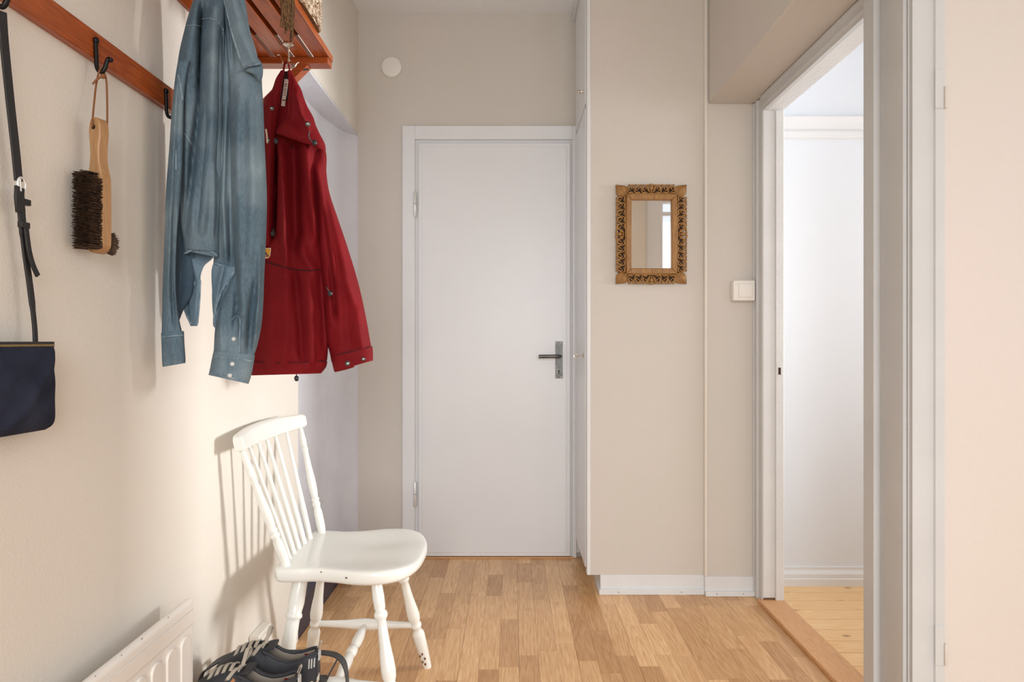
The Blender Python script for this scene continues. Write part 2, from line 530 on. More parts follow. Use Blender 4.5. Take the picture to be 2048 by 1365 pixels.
MB().tube([(lx, YB - .028, lz), (lx, YB - .045, lz)], .010, 14).build('rose', M['steel'], pl, smooth=True)
lv = MB()
lv.tube(spline([(lx, YB - .040, lz), (lx, YB - .062, lz), (lx - .010, YB - .072, lz), (lx - .03, YB - .074, lz), (lx - .104, YB - .074, lz - .001)], 16), [.0075] * 8 + [.009] * 9, 12)
lv.build('lever', M['steel'], pl, smooth=True)
kz = H + (682 - 743) * s
kx = (1117 - 1024) * s
MB().tube([(kx, YB - .0282, kz + .004), (kx, YB - .0292, kz + .004)], .004, 12).box(kx - .002, kx + .002, YB - .0292, YB - .0282, kz - .011, kz + .003).build('keyhole', M['dark'], pl)
for sx_, sz_ in ((px0 + .005, pz1 - .006), (px1 - .008, pz1 - .006), (px0 + .005, pz0 + .006), (px1 - .008, pz0 + .006)):
    MB().ball((sx_, YB - .0288, sz_), .003, .0012, .003, 8, 5).build('screw', M['chrome'], pl, smooth=True)

# round vent cover
vx, vz = (783 - 1024) * s, H + (682 - 134) * s
v = thing('vent_cover', (vx, YB, vz), 'round white ventilation cover high on the back wall', 'vent')
MB().lathe((vx, YB, vz), (vx, YB - .012, vz), [(0, .0500), (.5, .0500), (.8, .047), (1, .040)], 40).build('cover_plate', M['plastic'], v, smooth=True, ang=50)
MB().lathe((vx, YB, vz), (vx, YB - .004, vz), [(0, .052), (1, .052)], 40).build('rim', M['taupe'], v, smooth=True)

# built-in wardrobe, doors facing the passage
wl = 0.078
struct('wall_right', MB().box(XC + 0.012, 0.80, YM, YB, wl, CE), M['taupe'])
wd = thing('built_in_wardrobe', (XC, 2.93, 0), 'tall white built-in wardrobe with upper and lower doors beside the back door', 'wardrobe')
MB().box(XC - .002, XC + .013, YM - .004, YM + .03, wl, CE).build('corner_strip', M['white_old'], wd, bevel=0.002)
MB().box(XC, XC + .012, YB - .03, YB, 0.03, CE).build('face_frame', M['white'], wd)
MB().box(XC + .008, XC + .012, YM + .03, YB - .03, wl + .02, CE).build('backing_board', M['white'], wd)
zs = H + (682 - 224) * (2.95 / F)
zs = 2.045
ld = MB().box(XC - .006, XC + .008, YM + .035, YB - .028, wl + .02, zs - .012).build('lower_door', M['white'], wd, bevel=0.002)
ud = MB().box(XC - .006, XC + .008, YM + .035, YB - .028, zs + .006, CE - .05).build('upper_door', M['white'], wd, bevel=0.002)
MB().box(XC - .018, XC + .012, YM, YB - .001, CE - .042, CE - .0005).build('cornice', M['white'], wd, bevel=0.004)
kp = P(1172, 183, YM + .09)
kY, kZ = YM + .09, kp.z
kn = MB().lathe((XC - .006, kY, kZ), (XC - .032, kY, kZ), [(0, .011), (.06, .011), (.10, .004), (.5, .004), (.6, .008), (.75, .0105), (.92, .008), (1, .002)], 14).build('knob', M['nickel'], ud, smooth=True)
ky, kz = YM + .09, H + (682 - 711) * (YM + .09) / F
es = MB().lathe((XC - .006, ky, kz), (XC - .009, ky, kz), [(0, .011), (1, .010)], 14).build('key_escutcheon', M['nickel'], ld, smooth=True)
mk = MB().tube([(XC - .008, ky, kz), (XC - .030, ky, kz - .001)], .0022, 8)
mk.tube([(XC - .030 + .009 * math.cos(a) - .009, ky, kz - .001 + .008 * math.sin(a)) for a in np.linspace(0, 2 * PI, 17)], .0018, 6)
mk.build('key', M['nickel'], ld, smooth=True)

# toe kick and baseboards of the mirror wall
bz = thing('baseboard_right', (0.6, YM, 0), kind='structure')
MB().box(0.372, 0.80, YM - .004, YM + .08, 0, wl).build('board', M['white_old'], bz, bevel=0.002)
MB().box(0.360, 0.80, YM - .016, YM + .09, 0, .022).build('foot_strip', M['white_old'], bz, bevel=0.002)
MB().box(0.366, 0.374, YM - .006, YB - .04, 0, wl).build('kick_board', M['white_old'], bz, bevel=0.002)
MB().box(0.795, 1.0, YM - .022, YM + .02, 0, wl).build('board', M['white_old'], bz, bevel=0.002)
MB().box(0.795, 1.0, YM - .034, YM + .02, 0, .020).build('foot_strip', M['white_old'], bz, bevel=0.002)
for nx in (.44, .70, .84, .95):
    MB().ball((nx, YM - .0165 if nx < .8 else YM - .0345, .012), .0022, .001, .0022, 6, 4).build('nail', M['steel'], bz)
# wall beside the doorway, slightly proud, with slim vertical strip at the joint
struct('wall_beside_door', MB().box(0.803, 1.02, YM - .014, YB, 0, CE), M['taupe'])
struct('trim_1', MB().box(0.794, 0.806, YM - .022, YM + .02, wl, CE), M['cream'], bevel=0.003)

# beam above the doorway and wall over the door
struct('wall_beam', MB().box(0.812, 1.085, 1.55, YM - .016, 2.031, CE), M['taupe'], bevel=0.004)

# doorway to the side room
d2 = thing('door_2', (1.0, 2.2, 0), kind='structure')
ZT, ZO = 2.028, 1.972
cp = [(1.002, 2.69), (.992, 2.69), (.992, 2.676), (.998, 2.672), (.998, 2.656), (.993, 2.652), (.993, 2.640), (1.0, 2.636), (1.0, 2.600), (1.02, 2.600), (1.02, 2.69)]
MB().prism(cp, 'z', 0.0, ZT).build('casing', M['grey_paint'], d2, bevel=0.0015)
# header casing: same profile laid over, running along y
hp = [(1.02, ZT), (.992, ZT), (.992, ZT - .010), (.998, ZT - .014), (.998, ZT - .030), (.993, ZT - .034), (.993, ZT - .042), (1.0, ZT - .046), (1.0, ZO), (1.02, ZO)]
MB().prism(hp, 'y', 1.60, 2.60).build('header_casing', M['grey_paint'], d2, bevel=0.0015)
MB().box(1.003, 1.051, 2.596, 2.70, 0.014, ZO + .02).build('jamb', M['white_old'], d2, bevel=0.002)
st = MB().box(1.0505, 1.084, 2.588, 2.70, 0.014, ZO - .001).build('door_stop', M['white_old'], d2, bevel=0.003)
MB().box(1.003, 1.084, 1.78, 2.595, ZO + .001, ZO + .05).build('head_jamb', M['white_old'], d2)
MB().box(1.060, 1.070, 2.5865, 2.589, H + (682 - 749) * .002, H + (682 - 735) * .002).build('strike_hole', M['carved_dark'], st)
MB().box(1.056, 1.076, 2.5872, 2.589, H + (682 - 757) * .002, H + (682 - 722) * .002).build('strike_plate', M['white_old'], st)
MB().box(0.985, 1.086, 1.76, 2.612, 0, .016).build('threshold', M['threshold'], d2, bevel=0.003)
MB().box(1.004, 1.05, 2.594, 2.60, 0.0162, .024).build('bare_jamb_end', M['worn'], d2)


def XY(px, X): return (X, X * F / (px - 1024))


pp = [XY(1727, .960), XY(1747, .955), (.973, 1.7165), XY(1770, .969), XY(1772, .962), XY(1806, .958), (.970, 1.592), XY(1815.5, .965), (.970, 1.584), XY(1825, .966),
      (.966 * 1.052, .966 * F / 801), (1.018, 1.562), (1.040, 1.562), (1.040, 1.70), (1.085, 1.70), (1.085, 1.775), (.960, 1.775)]
MB().prism(pp, 'z', 0.0, ZT).build('near_jamb', M['grey_paint'], d2, bevel=0.0012)
for zc, ln in ((H + (682 - 1300) * 1.56 / F, .075), (H + (682 - 185) * 1.56 / F, .075)):
    hh = MB().box(1.016, 1.037, 1.5595, 1.5625, zc - ln / 2, zc + .058).build('hinge_leaf', M['grey_paint'], d2, bevel=0.001)
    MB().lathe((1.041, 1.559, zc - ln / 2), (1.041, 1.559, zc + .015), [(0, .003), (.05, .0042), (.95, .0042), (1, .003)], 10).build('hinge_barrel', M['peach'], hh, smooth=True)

# peach wall to the right of the post, and the open space beside the camera
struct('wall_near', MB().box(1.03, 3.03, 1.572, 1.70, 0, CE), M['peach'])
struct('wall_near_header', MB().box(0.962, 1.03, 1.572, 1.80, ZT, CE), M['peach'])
m = MB()
m.box(2.6, 2.7, YF - .1, .2, 0, CE); m.box(2.6, 2.7, 1.3, 1.60, 0, CE)
m.box(2.6, 2.7, .2, 1.3, 0, .8); m.box(2.6, 2.7, .2, 1.3, 2.1, CE)
struct('wall_open_side', m, M['cream'])
# front wall behind the camera with a window and a glazed door opening
m = MB()
m.box(-0.95, -0.5, YF - .1, YF, 0, CE)
m.box(-0.5, 1.0, YF - .1, YF, 0, .6)
m.box(-0.5, 1.0, YF - .1, YF, 2.3, CE)
m.box(1.0, 1.61, YF - .1, YF, 0, CE)
m.box(1.61, 2.46, YF - .1, YF, 2.54, CE)
m.box(2.46, 2.7, YF - .1, YF, 0, CE)
struct('wall_front', m, M['cream'])
tr = MB()
tr.prism([(1.44, YF), (1.61, YF), (1.61, YF + .03), (1.59, YF + .03), (1.58, YF + .022), (1.475, YF + .022), (1.465, YF + .04), (1.455, YF + .04), (1.45, YF + .015), (1.44, YF + .015)], 'z', 0, CE)
struct('trim_2', tr, M['white'])
struct('trim_3', MB().box(1.61, 2.46, YF - .06, YF - .02, 2.40, 2.44), M['white'])

# side room
struct('floor_side_room_base', MB().box(1.0, 4.2, -.3, 2.85, -.08, -.006), M['oak_base'])
fr = bpy.data.objects['floor_side_room_base']
yb = 2.80
i = 0
while yb > 0.3:
    y0 = yb - .088
    MB().box(1.086, 4.0, y0 + .0018, yb, -.012, 0.001).build('pine_board', M['pine'], fr, bevel=0.0012)
    yb = y0
struct('wall_side_room_back', MB().box(1.02, 4.2, 2.80, 2.95, 0, CE), M['room_white'])
b2 = thing('baseboard_side_room', (1.5, 2.8, 0), kind='structure')
MB().prism([(2.80, 0), (2.778, 0), (2.778, .030), (2.782, .034), (2.782, .050), (2.792, .066), (2.792, .078), (2.80, .080)], 'x', 1.085, 4.0).build('board', M['white'], b2)
b3 = thing('trim_4', (1.5, 2.8, 1.95), kind='structure')
MB().prism([(2.80, 1.922), (2.790, 1.922), (2.784, 1.930), (2.784, 1.948), (2.790, 1.956), (2.782, 1.960), (2.780, 1.982), (2.770, 2.008), (2.80, 2.012)], 'x', 1.02, 4.0).build('picture_rail', M['white'], b3)
m = MB()
m.box(4.0, 4.1, -.3, 1.12, 0, CE); m.box(4.0, 4.1, 1.78, 2.12, 0, CE); m.box(4.0, 4.1, 1.12, 1.78, 0, 1.0); m.box(4.0, 4.1, 1.12, 1.78, 1.84, CE); m.box(4.0, 4.1, 2.78, 2.85, 0, CE)  # nearer opening is added to let the niche fill lamp in
m.box(4.0, 4.1, 2.12, 2.78, 0, 1.0); m.box(4.0, 4.1, 2.12, 2.78, 1.84, CE)
struct('wall_side_room_right', m, M['room_white'])
struct('wall_side_room_front', MB().box(2.95, 4.1, -.4, -.3, 0, CE), M['room_white'])
struct('wall_side_room_left', MB().box(2.95, 3.03, -.3, 1.70, 0, CE), M['room_white'])
struct('wall_over_door', MB().box(1.012, 1.09, 1.70, 2.80, ZO + .03, CE), M['room_white'])

# light switch
sx0, sx1 = (1464 - 1024) * 2.665 / F, (1508 - 1024) * 2.665 / F
sz0, sz1 = H + (682 - 602) * 2.665 / F, H + (682 - 561) * 2.665 / F
ls = thing('light_switch', ((sx0 + sx1) / 2, YM - .014, sz0), 'square white light switch beside the doorway frame', 'switch')
MB().box(sx0, sx1, YM - .052, YM - .0145, sz0, sz1).build('housing', M['plastic'], ls, bevel=0.006, seg=3)
cx, cz = (sx0 + sx1) / 2 + .004, (sz0 + sz1) / 2
MB().box(cx - .029, cx + .029, YM - .0526, YM - .050, cz - .029, cz + .029).build('seam', M['cream'], ls, bevel=0.002)
MB().box(cx - .0275, cx + .0275, YM - .0555, YM - .052, cz - .0275, cz + .0275).build('rocker', M['plastic'], ls, bevel=0.004, seg=3)
#END_SETTING

# ------------------------------------------------------------------ coat rack: peg rail and hat shelf
rl = thing('peg_rail', (XL, 1.0, 1.546), 'long orange-brown wooden peg rail with black iron hooks on the left wall', 'coat rail')
MB().box(XL, -.732, .25, 1.62, 1.546, 1.595).build('board', M['teak'], rl, bevel=0.002)


def iron_hook(Yh):
    p = [(-.730, Yh, 1.577), (-.7285, Yh, 1.55), (-.728, Yh, 1.533), (-.7245, Yh, 1.524), (-.7185, Yh, 1.5215), (-.7135, Yh, 1.528), (-.7095, Yh, 1.540), (-.7065, Yh, 1.545), (-.7035, Yh, 1.543)]
    return MB().tube(spline(p, 26), .0036, 10).ball((-.729, Yh, 1.577), .005, .0055, .006).ball((-.703, Yh, 1.5428), .0042).build('hook', M['black_metal'], rl, smooth=True)


for Yh in (.695, .917, 1.139, 1.370, 1.592):
    iron_hook(Yh)

ZS = 1.8645
sh = thing('hat_shelf', (-.64, 1.9, ZS), 'slatted orange-brown wooden hat shelf on the left wall above the coats', 'shelf')
for xc in (-.5475, -.6025, -.6575, -.7125):
    MB().box(xc - .021, xc + .021, 1.02, 1.90, ZS, ZS + .018).build('slat', M['teak'], sh, bevel=0.002)
MB().box(-.7465, -.5265, 1.86, 1.90, ZS - .0195, ZS - .0002).build('crossbar', M['teak_x'], sh, bevel=0.0015)
MB().box(-.7465, -.5265, 1.08, 1.12, ZS - .0195, ZS - .0002).build('crossbar', M['teak_x'], sh, bevel=0.0015)
MB().box(-.5265, -.5235, 1.02, 1.90, ZS - .001, ZS + .018).build('front_edge_strip', M['teak'], sh, bevel=0.001)
for yb_ in (1.865, 1.085):
    br = MB()
    c = Vector((-.665, yb_ + .015, ZS - .0195 - .082))
    dx = Vector((1, 0, 1)).normalized()
    br.obox(c + Vector((-.0085, 0, .0085)), dx * .112, Vector((0, .015, 0)), Vector((-1, 0, 1)).normalized() * .012)
    br.build('brace', M['teak_x'], sh, bevel=0.0015)
    MB().tube([P(617, 138, yb_ - .001) if yb_ > 1.5 else (-.60, yb_ - .001, ZS - .04), (-.60, yb_ + .004, ZS - .035)], .003, 8).build('screw', M['steel'], sh, smooth=True)
MB().box(XL, -.738, 1.02, 1.90, ZS - .055, ZS - .0005).build('wall_cleat', M['teak'], sh, bevel=0.0015)


def coat_hook(x0, y0, label):
    h = thing('coat_hook', (x0, y0, ZS), label, 'hook', 'wire hooks under the hat shelf')
    z = ZS - .0008
    MB().lathe((x0, y0, z), (x0, y0, z - .007), [(0, .015), (.4, .015), (.8, .010), (1, .004)], 18).build('mounting_plate', M['nickel'], h, smooth=True)
    w = MB()
    tw = []
    for i in range(26):
        a = i * .9
        tw.append((x0 + .0016 * math.cos(a), y0 + .0016 * math.sin(a), z - .006 - i * .0016))
    w.tube(tw, .0014, 6)
    w.tube([(a[0] * 2 - 0 - a[0] + (x0 - a[0]) * 2, a[1] + (y0 - a[1]) * 2, a[2]) for a in tw], .0014, 6)
    ze = z - .047
    for sgn in (-1, 1):
        pts = [(x0, y0, ze + .004), (x0 + sgn * .006, y0 - .003, ze + .002), (x0 + sgn * .011, y0 - .006, ze - .008), (x0 + sgn * .016, y0 - .010, ze - .020),
               (x0 + sgn * .021, y0 - .012, ze - .021), (x0 + sgn * .026, y0 - .012, ze - .013), (x0 + sgn * .030, y0 - .012, ze - .009)]
        if sgn < 0:
            pts = [(x0, y0, ze + .004), (x0 - .004, y0 - .004, ze - .010), (x0 - .009, y0 - .008, ze - .013), (x0 - .014, y0 - .010, ze - .002), (x0 - .019, y0 - .010, ze + .012), (x0 - .025, y0 - .010, ze + .013)]
        w.tube(spline(pts, 22), .0016, 7)
        w.ball(pts[-1], .0028)
    w.build('wire', M['nickel'], h, smooth=True)
    return h


coat_hook(-.612, 1.78, 'twisted nickel wire hook under the shelf carrying the red jacket')
coat_hook(-.60, 1.40, 'twisted nickel wire hook under the shelf carrying the denim shirt')

# woven wool basket on the shelf end, built from stitches
bk = thing('woven_basket', (-.62, 1.65, ZS + .018), 'speckled cream woven wool basket on the far end of the hat shelf', 'basket')
zb = ZS + .0185
def rrect(t, hx, hy, r):
    a = t * 2 * PI
    c, s_ = math.cos(a), math.sin(a)
    e = .35
    return (hx * math.copysign(abs(c) ** e, c), hy * math.copysign(abs(s_) ** e, s_))
bcx, bcy = -.6175, 1.669
wall_ = MB()
n = 64
ring = [[(bcx + rrect(k / n, .104, .098, 0)[0] * (1 + .02 * (j > 0)), bcy + rrect(k / n, .104, .098, 0)[1] * (1 + .02 * (j > 0)), zb + j * .19) for k in range(n)] for j in (0, 1)]
vs = ring[0] + ring[1]
wall_.add(vs, [(k, (k + 1) % n, n + (k + 1) % n, n + k) for k in range(n)] )
wall_.build('basket_body', M['yarn'], bk, smooth=True)
MB().prism([(p[0], p[1]) for p in ring[0]], 'z', zb - .0004, zb + .003).build('basket_base', M['fringe'], bk)  # base coloured dark brown to put shade into the slat gaps
knit = MB()
for j in range(26):
    zz = zb + .0045 + j * .0072
    q = 110
    for k in range(q):
        t = (k + (j % 2) * .5) / q
        x_, y_ = rrect(t, .105, .099, 0)
        if x_ < -.02 and y_ > .05: continue
        jit = 1 + random.uniform(-.012, .022)
        knit.ball((bcx + x_ * jit, bcy + y_ * jit, zz + random.uniform(-.001, .001)), .0046, .0046, .0040, 5, 4)
kb = knit.build('yarn_stitches', M['yarn'], bk, smooth=True)
kb['kind'] = 'stuff'

sc = thing('fringed_scarf', (-.62, 1.40, ZS + .018), 'dark maroon scarf with brown fringe hanging over the hat shelf edge', 'scarf')
body = MB()
for j, (zl, hx) in enumerate(((0.0, .104), (.016, .102), (.032, .098))):
    rows_ = []
    nn = 24
    for i in range(nn):
        a = 2 * PI * i / nn
        rows_.append((hx * math.copysign(abs(math.cos(a)) ** .5, math.cos(a)) - .625, zb + zl + .008 + .0078 * math.copysign(abs(math.sin(a)) ** .7, math.sin(a))))
    body.prism(rows_, 'y', 1.06 + .01 * j, 1.555)
body.build('folded_cloth', M['maroon'], sc, smooth=True)
fr_ = MB()
for i in range(26):
    yy = 1.470 + .072 * (i / 25) + random.uniform(-.004, .004)
    x0 = -.519 + random.uniform(-.002, .001)
    ln = random.uniform(.085, .125)
    pts = [(-.53, yy, zb + .02), (-.520, yy, zb + .016), (x0 + .002, yy, zb - .01)]
    pts += [(x0 + random.uniform(-.004, .003), yy + random.uniform(-.005, .005), zb - ln * t) for t in (.4, .7, 1.0)]
    fr_.tube(spline(pts, 14), .0024, 5)
f_ = fr_.build('fringe', M['fringe'], sc, smooth=True)
f_['kind'] = 'stuff'


# ------------------------------------------------------------------ garments
class Loft:
    """soft closed garment panel: rows of (y px, left px, right px, half depth m, tilt px); folds displace the front"""
    def __init__(s, rows, Y, folds=(), k=2.4, seed=0, wrinkle=.0):
        s.r = np.array([list(r) + [0] * (5 - len(r)) for r in rows], float)
        s.Y, s.folds, s.k, s.wr = Y, folds, k, wrinkle
        s.ph = np.random.default_rng(seed).uniform(0, 6.28, 8)

    def row(s, y):
        ys = s.r[:, 0]
        t = np.interp(y, ys, np.arange(len(ys)))
        i = int(min(t, len(ys) - 2)); f = t - i
        p = [s.r[max(i - 1, 0)], s.r[i], s.r[i + 1], s.r[min(i + 2, len(ys) - 1)]]
        d1 = (p[2] - p[0]) / max(p[2][0] - p[0][0], 1e-6) * (p[2][0] - p[1][0])
        d2 = (p[3] - p[1]) / max(p[3][0] - p[1][0], 1e-6) * (p[2][0] - p[1][0])
        h = (2 * f**3 - 3 * f**2 + 1) * p[1] + (f**3 - 2 * f**2 + f) * d1 + (-2 * f**3 + 3 * f**2) * p[2] + (f**3 - f**2) * d2
        return h[1], h[2], max(h[3], .001), h[4]

    def fold(s, x, y):
        o = 0
        for pts, w, a in s.folds:
            ys = [p[0] for p in pts]; xs = [p[1] for p in pts]
            L = ys[-1] - ys[0]
            fd = min(1, max(0, (y - ys[0] + 14) / 28)) * min(1, max(0, (ys[-1] + 14 - y) / 28))
            if fd <= 0: continue
            xf = np.interp(y, ys, xs)
            o += 1.7 * a * fd * math.exp(-((x - xf) / w) ** 2)
        if s.wr:
            p = s.ph
            o += s.wr * (math.sin(x * .11 + y * .021 + p[0]) * math.sin(y * .035 + p[1]) + .6 * math.sin(x * .23 - y * .05 + p[2]) * math.sin(y * .06 + x * .03 + p[3]))
        return o

    def front(s, x, y):
        xl, xr, d, t = s.row(y)
        u = (2 * x - xl - xr) / (xr - xl)
        e = max(0, 1 - abs(u) ** s.k) ** .5
        return s.Y - d * e - s.fold(x, y) * min(1, e * 1.6)

    def pt(s, x, y, off=.001):
        return P(x, y, s.front(x, y) - off)

    def build(s, name, m, parent, nu=44, nv=70, open_end=0, sub=True, back=.6):
        ys = np.linspace(s.r[0, 0], s.r[-1, 0], nv)
        us = -np.cos(np.linspace(0, PI, nu))
        V, Fc = [], []
        ring = 2 * nu - 2
        ext = 2 if open_end else 0
        for j, y in enumerate(ys):
            xl, xr, d, t = s.row(y)
            cx, hw = (xl + xr) / 2, (xr - xl) / 2
            for i in range(nu):
                u = us[i]; x = cx + hw * u
                V.append(P(x, y + t * u / 2, s.front(x, y)))
            for i in range(nu - 2, 0, -1):
                u = us[i]; x = cx + hw * u
                e = max(0, 1 - abs(u) ** s.k) ** .5
                V.append(P(x, y + t * u / 2, s.Y + d * e * back))
        if open_end:
            y = ys[-1]
            xl, xr, d, t = s.row(y)
            cx, hw = (xl + xr) / 2, (xr - xl) / 2
            for q, (sc_, up) in enumerate(((.93, 0), (.90, open_end))):
                for i in list(range(nu)) + list(range(nu - 2, 0, -1)):
                    idx = len(V)
                    u = us[i] * sc_; x = cx + hw * u
                    e = max(0, 1 - abs(us[i]) ** s.k) ** .5
                    fr = len([0]) and ((idx - (nv + q) * ring) < nu)
                    yy = s.Y - d * e * .8 if fr else s.Y + d * e * back * .8
                    V.append(P(x, y - up + t * u / 2, yy))
        R = nv + ext
        for j in range(R - 1):
            for i in range(ring):
                i2 = (i + 1) % ring
                Fc.append((j * ring + i, (j + 1) * ring + i, (j + 1) * ring + i2, j * ring + i2))
        Fc.append(tuple(range(ring)))
        Fc.append(tuple((R - 1) * ring + i for i in range(ring - 1, -1, -1)))
        return MB().add(V, Fc).build(name, m, parent, smooth=True, ang=75)

    def seam(s, pts, name, m, parent, r=.0016, n=None, off=.0008):
        pp_ = spline([(a, b, 0) for a, b in pts], n or 8 * len(pts))
        return MB().tube([s.pt(p.x, p.y, off) for p in pp_], r, 6).build(name, m, parent, smooth=True)

    def stud(s, x, y, r, m, parent, name='snap', h=.004):
        c = s.pt(x, y, 0)
        o = MB().lathe(c, c + Vector((0, -h, 0)), [(0, r), (.45, r), (.8, r * .8), (1, r * .35)], 16).build(name, m, parent, smooth=True)
        return o, c


# --- denim shirt
ds = thing('denim_shirt', (-.62, 1.40, .957), 'faded blue denim shirt with pearl snaps hanging nearest on the hat shelf', 'shirt')
back = Loft([(-58, 418, 452, .014), (-30, 398, 450, .02), (0, 386, 446, .022), (50, 371, 444, .026), (130, 355, 446, .03), (200, 361, 446, .032), (300, 361, 445, .032), (380, 360, 442, .032), (450, 362, 438, .03), (500, 369, 436, .028, 6)], 1.388,
            folds=[([(0, 392), (130, 372), (300, 368), (470, 384)], 12, .010), ([(30, 408), (200, 400), (330, 384), (460, 372)], 7, -.016), ([(0, 404), (110, 402), (180, 399)], 6, -.012)], wrinkle=.0012, seed=1)
back.build('back_panel', M['denim'], ds, open_end=14)
fpan = Loft([(-58, 430, 458, .012), (-30, 414, 456, .014), (0, 408, 452, .016), (60, 403, 449, .020), (140, 400, 447, .022), (220, 397, 448, .022), (300, 392, 447, .024), (380, 384, 440, .024), (440, 378, 437, .022), (480, 373, 437, .020), (508, 369, 437, .018, 14)], 1.385,
            folds=[([(0, 430), (150, 424), (300, 420), (470, 402)], 13, .010), ([(60, 443), (230, 443), (340, 437)], 5, -.010), ([(240, 405), (350, 396), (430, 392)], 6, -.008), ([(330, 428), (420, 428), (480, 424)], 6, .006)], wrinkle=.001, seed=2)
fp_o = fpan.build('front_panel', M['denim'], ds, open_end=22)
side = Loft([(-45, 436, 470, .008), (60, 436, 470, .010), (150, 436, 470, .012), (260, 440, 470, .014), (380, 430, 472, .016), (460, 428, 474, .016), (520, 427, 473, .012, -4), (541, 424, 472, .008, -6)], 1.40,
            folds=[([(200, 452), (400, 446), (520, 452)], 6, .008), ([(400, 460), (520, 462)], 4, -.006)], wrinkle=.001, seed=3)
side.build('side_panel', M['denim'], ds)
f1 = Loft([(500, 372, 430, .006), (516, 366, 426, .008), (530, 365, 410, .008), (548, 376, 402, .008), (565, 386, 401, .008), (585, 380, 400, .008), (606, 367, 399, .008), (628, 371, 398, .007), (652, 381, 395, .004)], 1.412,
          folds=[([(505, 380), (560, 396), (640, 390)], 6, .006), ([(520, 372), (640, 376)], 4, -.004)], wrinkle=.0006, seed=4)
f1.build('shirt_tail', M['denim_in'], ds, nv=50)
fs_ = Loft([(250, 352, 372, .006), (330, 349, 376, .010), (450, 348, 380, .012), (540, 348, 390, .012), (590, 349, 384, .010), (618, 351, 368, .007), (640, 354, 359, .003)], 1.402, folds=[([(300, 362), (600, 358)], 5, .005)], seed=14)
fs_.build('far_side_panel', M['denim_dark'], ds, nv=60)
f2 = Loft([(532, 425, 473, .004, 4), (543, 423, 472, .007, 2), (560, 423, 466, .007), (580, 424, 456, .007), (601, 424, 447, .006), (630, 426, 440, .005), (655, 428, 435, .003)], 1.388,
          folds=[([(520, 450), (570, 438), (620, 430)], 6, .006)], seed=5)
f2.build('shirt_tail', M['denim_in'], ds, nv=50)
lsl = Loft([(120, 356, 380, .010), (150, 351, 374, .014), (200, 345, 368, .017), (300, 338, 366, .018), (380, 332, 362, .020), (472, 329, 354, .019), (580, 325, 352, .018), (635, 324, 358, .020), (672, 323, 366, .021)], 1.338,
           folds=[([(180, 352), (400, 342), (600, 336)], 6, .006), ([(420, 348), (560, 344), (650, 348)], 4, -.006), ([(600, 352), (660, 360)], 3, .004)], wrinkle=.0012, seed=6)
ls_o = lsl.build('sleeve', M['denim'], ds)
lc = Loft([(664, 322, 368, .021, -4), (690, 323, 369, .022, -4), (718, 324, 371, .022, -5), (730, 325, 371, .022, -8)], 1.336, folds=[([(670, 344), (725, 350)], 8, .004)], seed=7)
lc_o = lc.build('cuff', M['denim'], ds, nv=24, open_end=16)
yk = Loft([(-58, 434, 470, .016), (-30, 440, 482, .022), (0, 444, 490, .024), (60, 451, 500, .030), (100, 454, 512, .034), (150, 456, 523, .036), (220, 458, 524, .030), (320, 464, 522, .02)], 1.392,
          folds=[([(0, 455), (80, 462), (130, 466)], 5, -.01)], seed=8)
yk.build('shoulder_yoke', M['denim'], ds)
rsl = Loft([(138, 464, 514, .020), (160, 460, 522, .032), (200, 459, 526, .036), (300, 461, 530, .038), (400, 463, 534, .040), (503, 467, 531, .040), (545, 469, 529, .038), (570, 458, 528, .036), (600, 443, 527, .034), (650, 431, 523, .036), (690, 428, 515, .038), (714, 427, 507, .038)], 1.376,
           folds=[([(170, 478), (320, 474), (500, 480), (600, 484)], 9, .006), ([(200, 500), (380, 506), (520, 500)], 10, .007), ([(540, 470), (600, 474), (660, 470)], 6, -.010), ([(560, 512), (640, 502), (705, 498)], 7, -.009), ([(600, 488), (700, 484)], 7, .008), ([(620, 440), (700, 442)], 6, .006), ([(500, 520), (620, 516), (700, 508)], 5, .008)], wrinkle=.0014, seed=9)
rs_o = rsl.build('sleeve', M['denim'], ds, nv=100)
rc = Loft([(706, 427, 510, .040, 8), (722, 424, 507, .041, 12), (745, 420, 502, .041, 16), (759, 417, 497, .040, 18)], 1.374, folds=[([(710, 440), (750, 434)], 9, .003)], seed=10)
rc_o = rc.build('cuff', M['denim'], ds, nv=26, open_end=14)
col = Loft([(-58, 428, 458, .010), (-30, 438, 466, .012), (0, 447, 477, .013), (40, 456, 489, .013), (80, 465, 502, .013), (110, 475, 514, .012, 4), (126, 481, 522, .010, -4), (133, 485, 521, .006, -8)], 1.332,
           folds=[([(-20, 462), (60, 480), (120, 505)], 9, .004)], seed=11)
co_o = col.build('collar', M['denim'], ds, nv=44)
cu = Loft([(128, 486, 524, .014, -6), (140, 490, 526, .016, -4), (152, 506, 525, .012, 4), (162, 514, 521, .006)], 1.345, seed=12)
cu.build('collar_stand', M['denim'], ds, nv=24)
# seams
back.seam([(372, 52), (388, 50), (404, 54)], 'yoke_seam', M['stitch'], ds)
fpan.seam([(404, 38), (422, 37), (436, 44), (447, 60)], 'yoke_seam', M['stitch'], ds)
lsl.seam([(356, 150), (362, 175), (365, 200)], 'armhole_seam', M['stitch'], ls_o)
back.seam([(356, 252), (370, 268), (384, 290)], 'armhole_seam', M['stitch'], ds)
lsl.seam([(352, 300), (352, 340)], 'sleeve_seam', M['stitch'], ls_o)
side.seam([(430, 527), (450, 533), (471, 539)], 'hem', M['stitch'], ds, r=.0022)
fpan.seam([(371, 506), (386, 500), (402, 497), (420, 501), (434, 511)], 'hem', M['stitch'], fp_o, r=.0026)
f1.seam([(366, 520), (376, 546), (389, 564), (380, 586), (368, 606), (374, 632), (384, 650)], 'hem', M['stitch'], ds, r=.0024)
f1.seam([(400, 560), (398, 605), (394, 648)], 'hem', M['stitch'], ds, r=.0026)
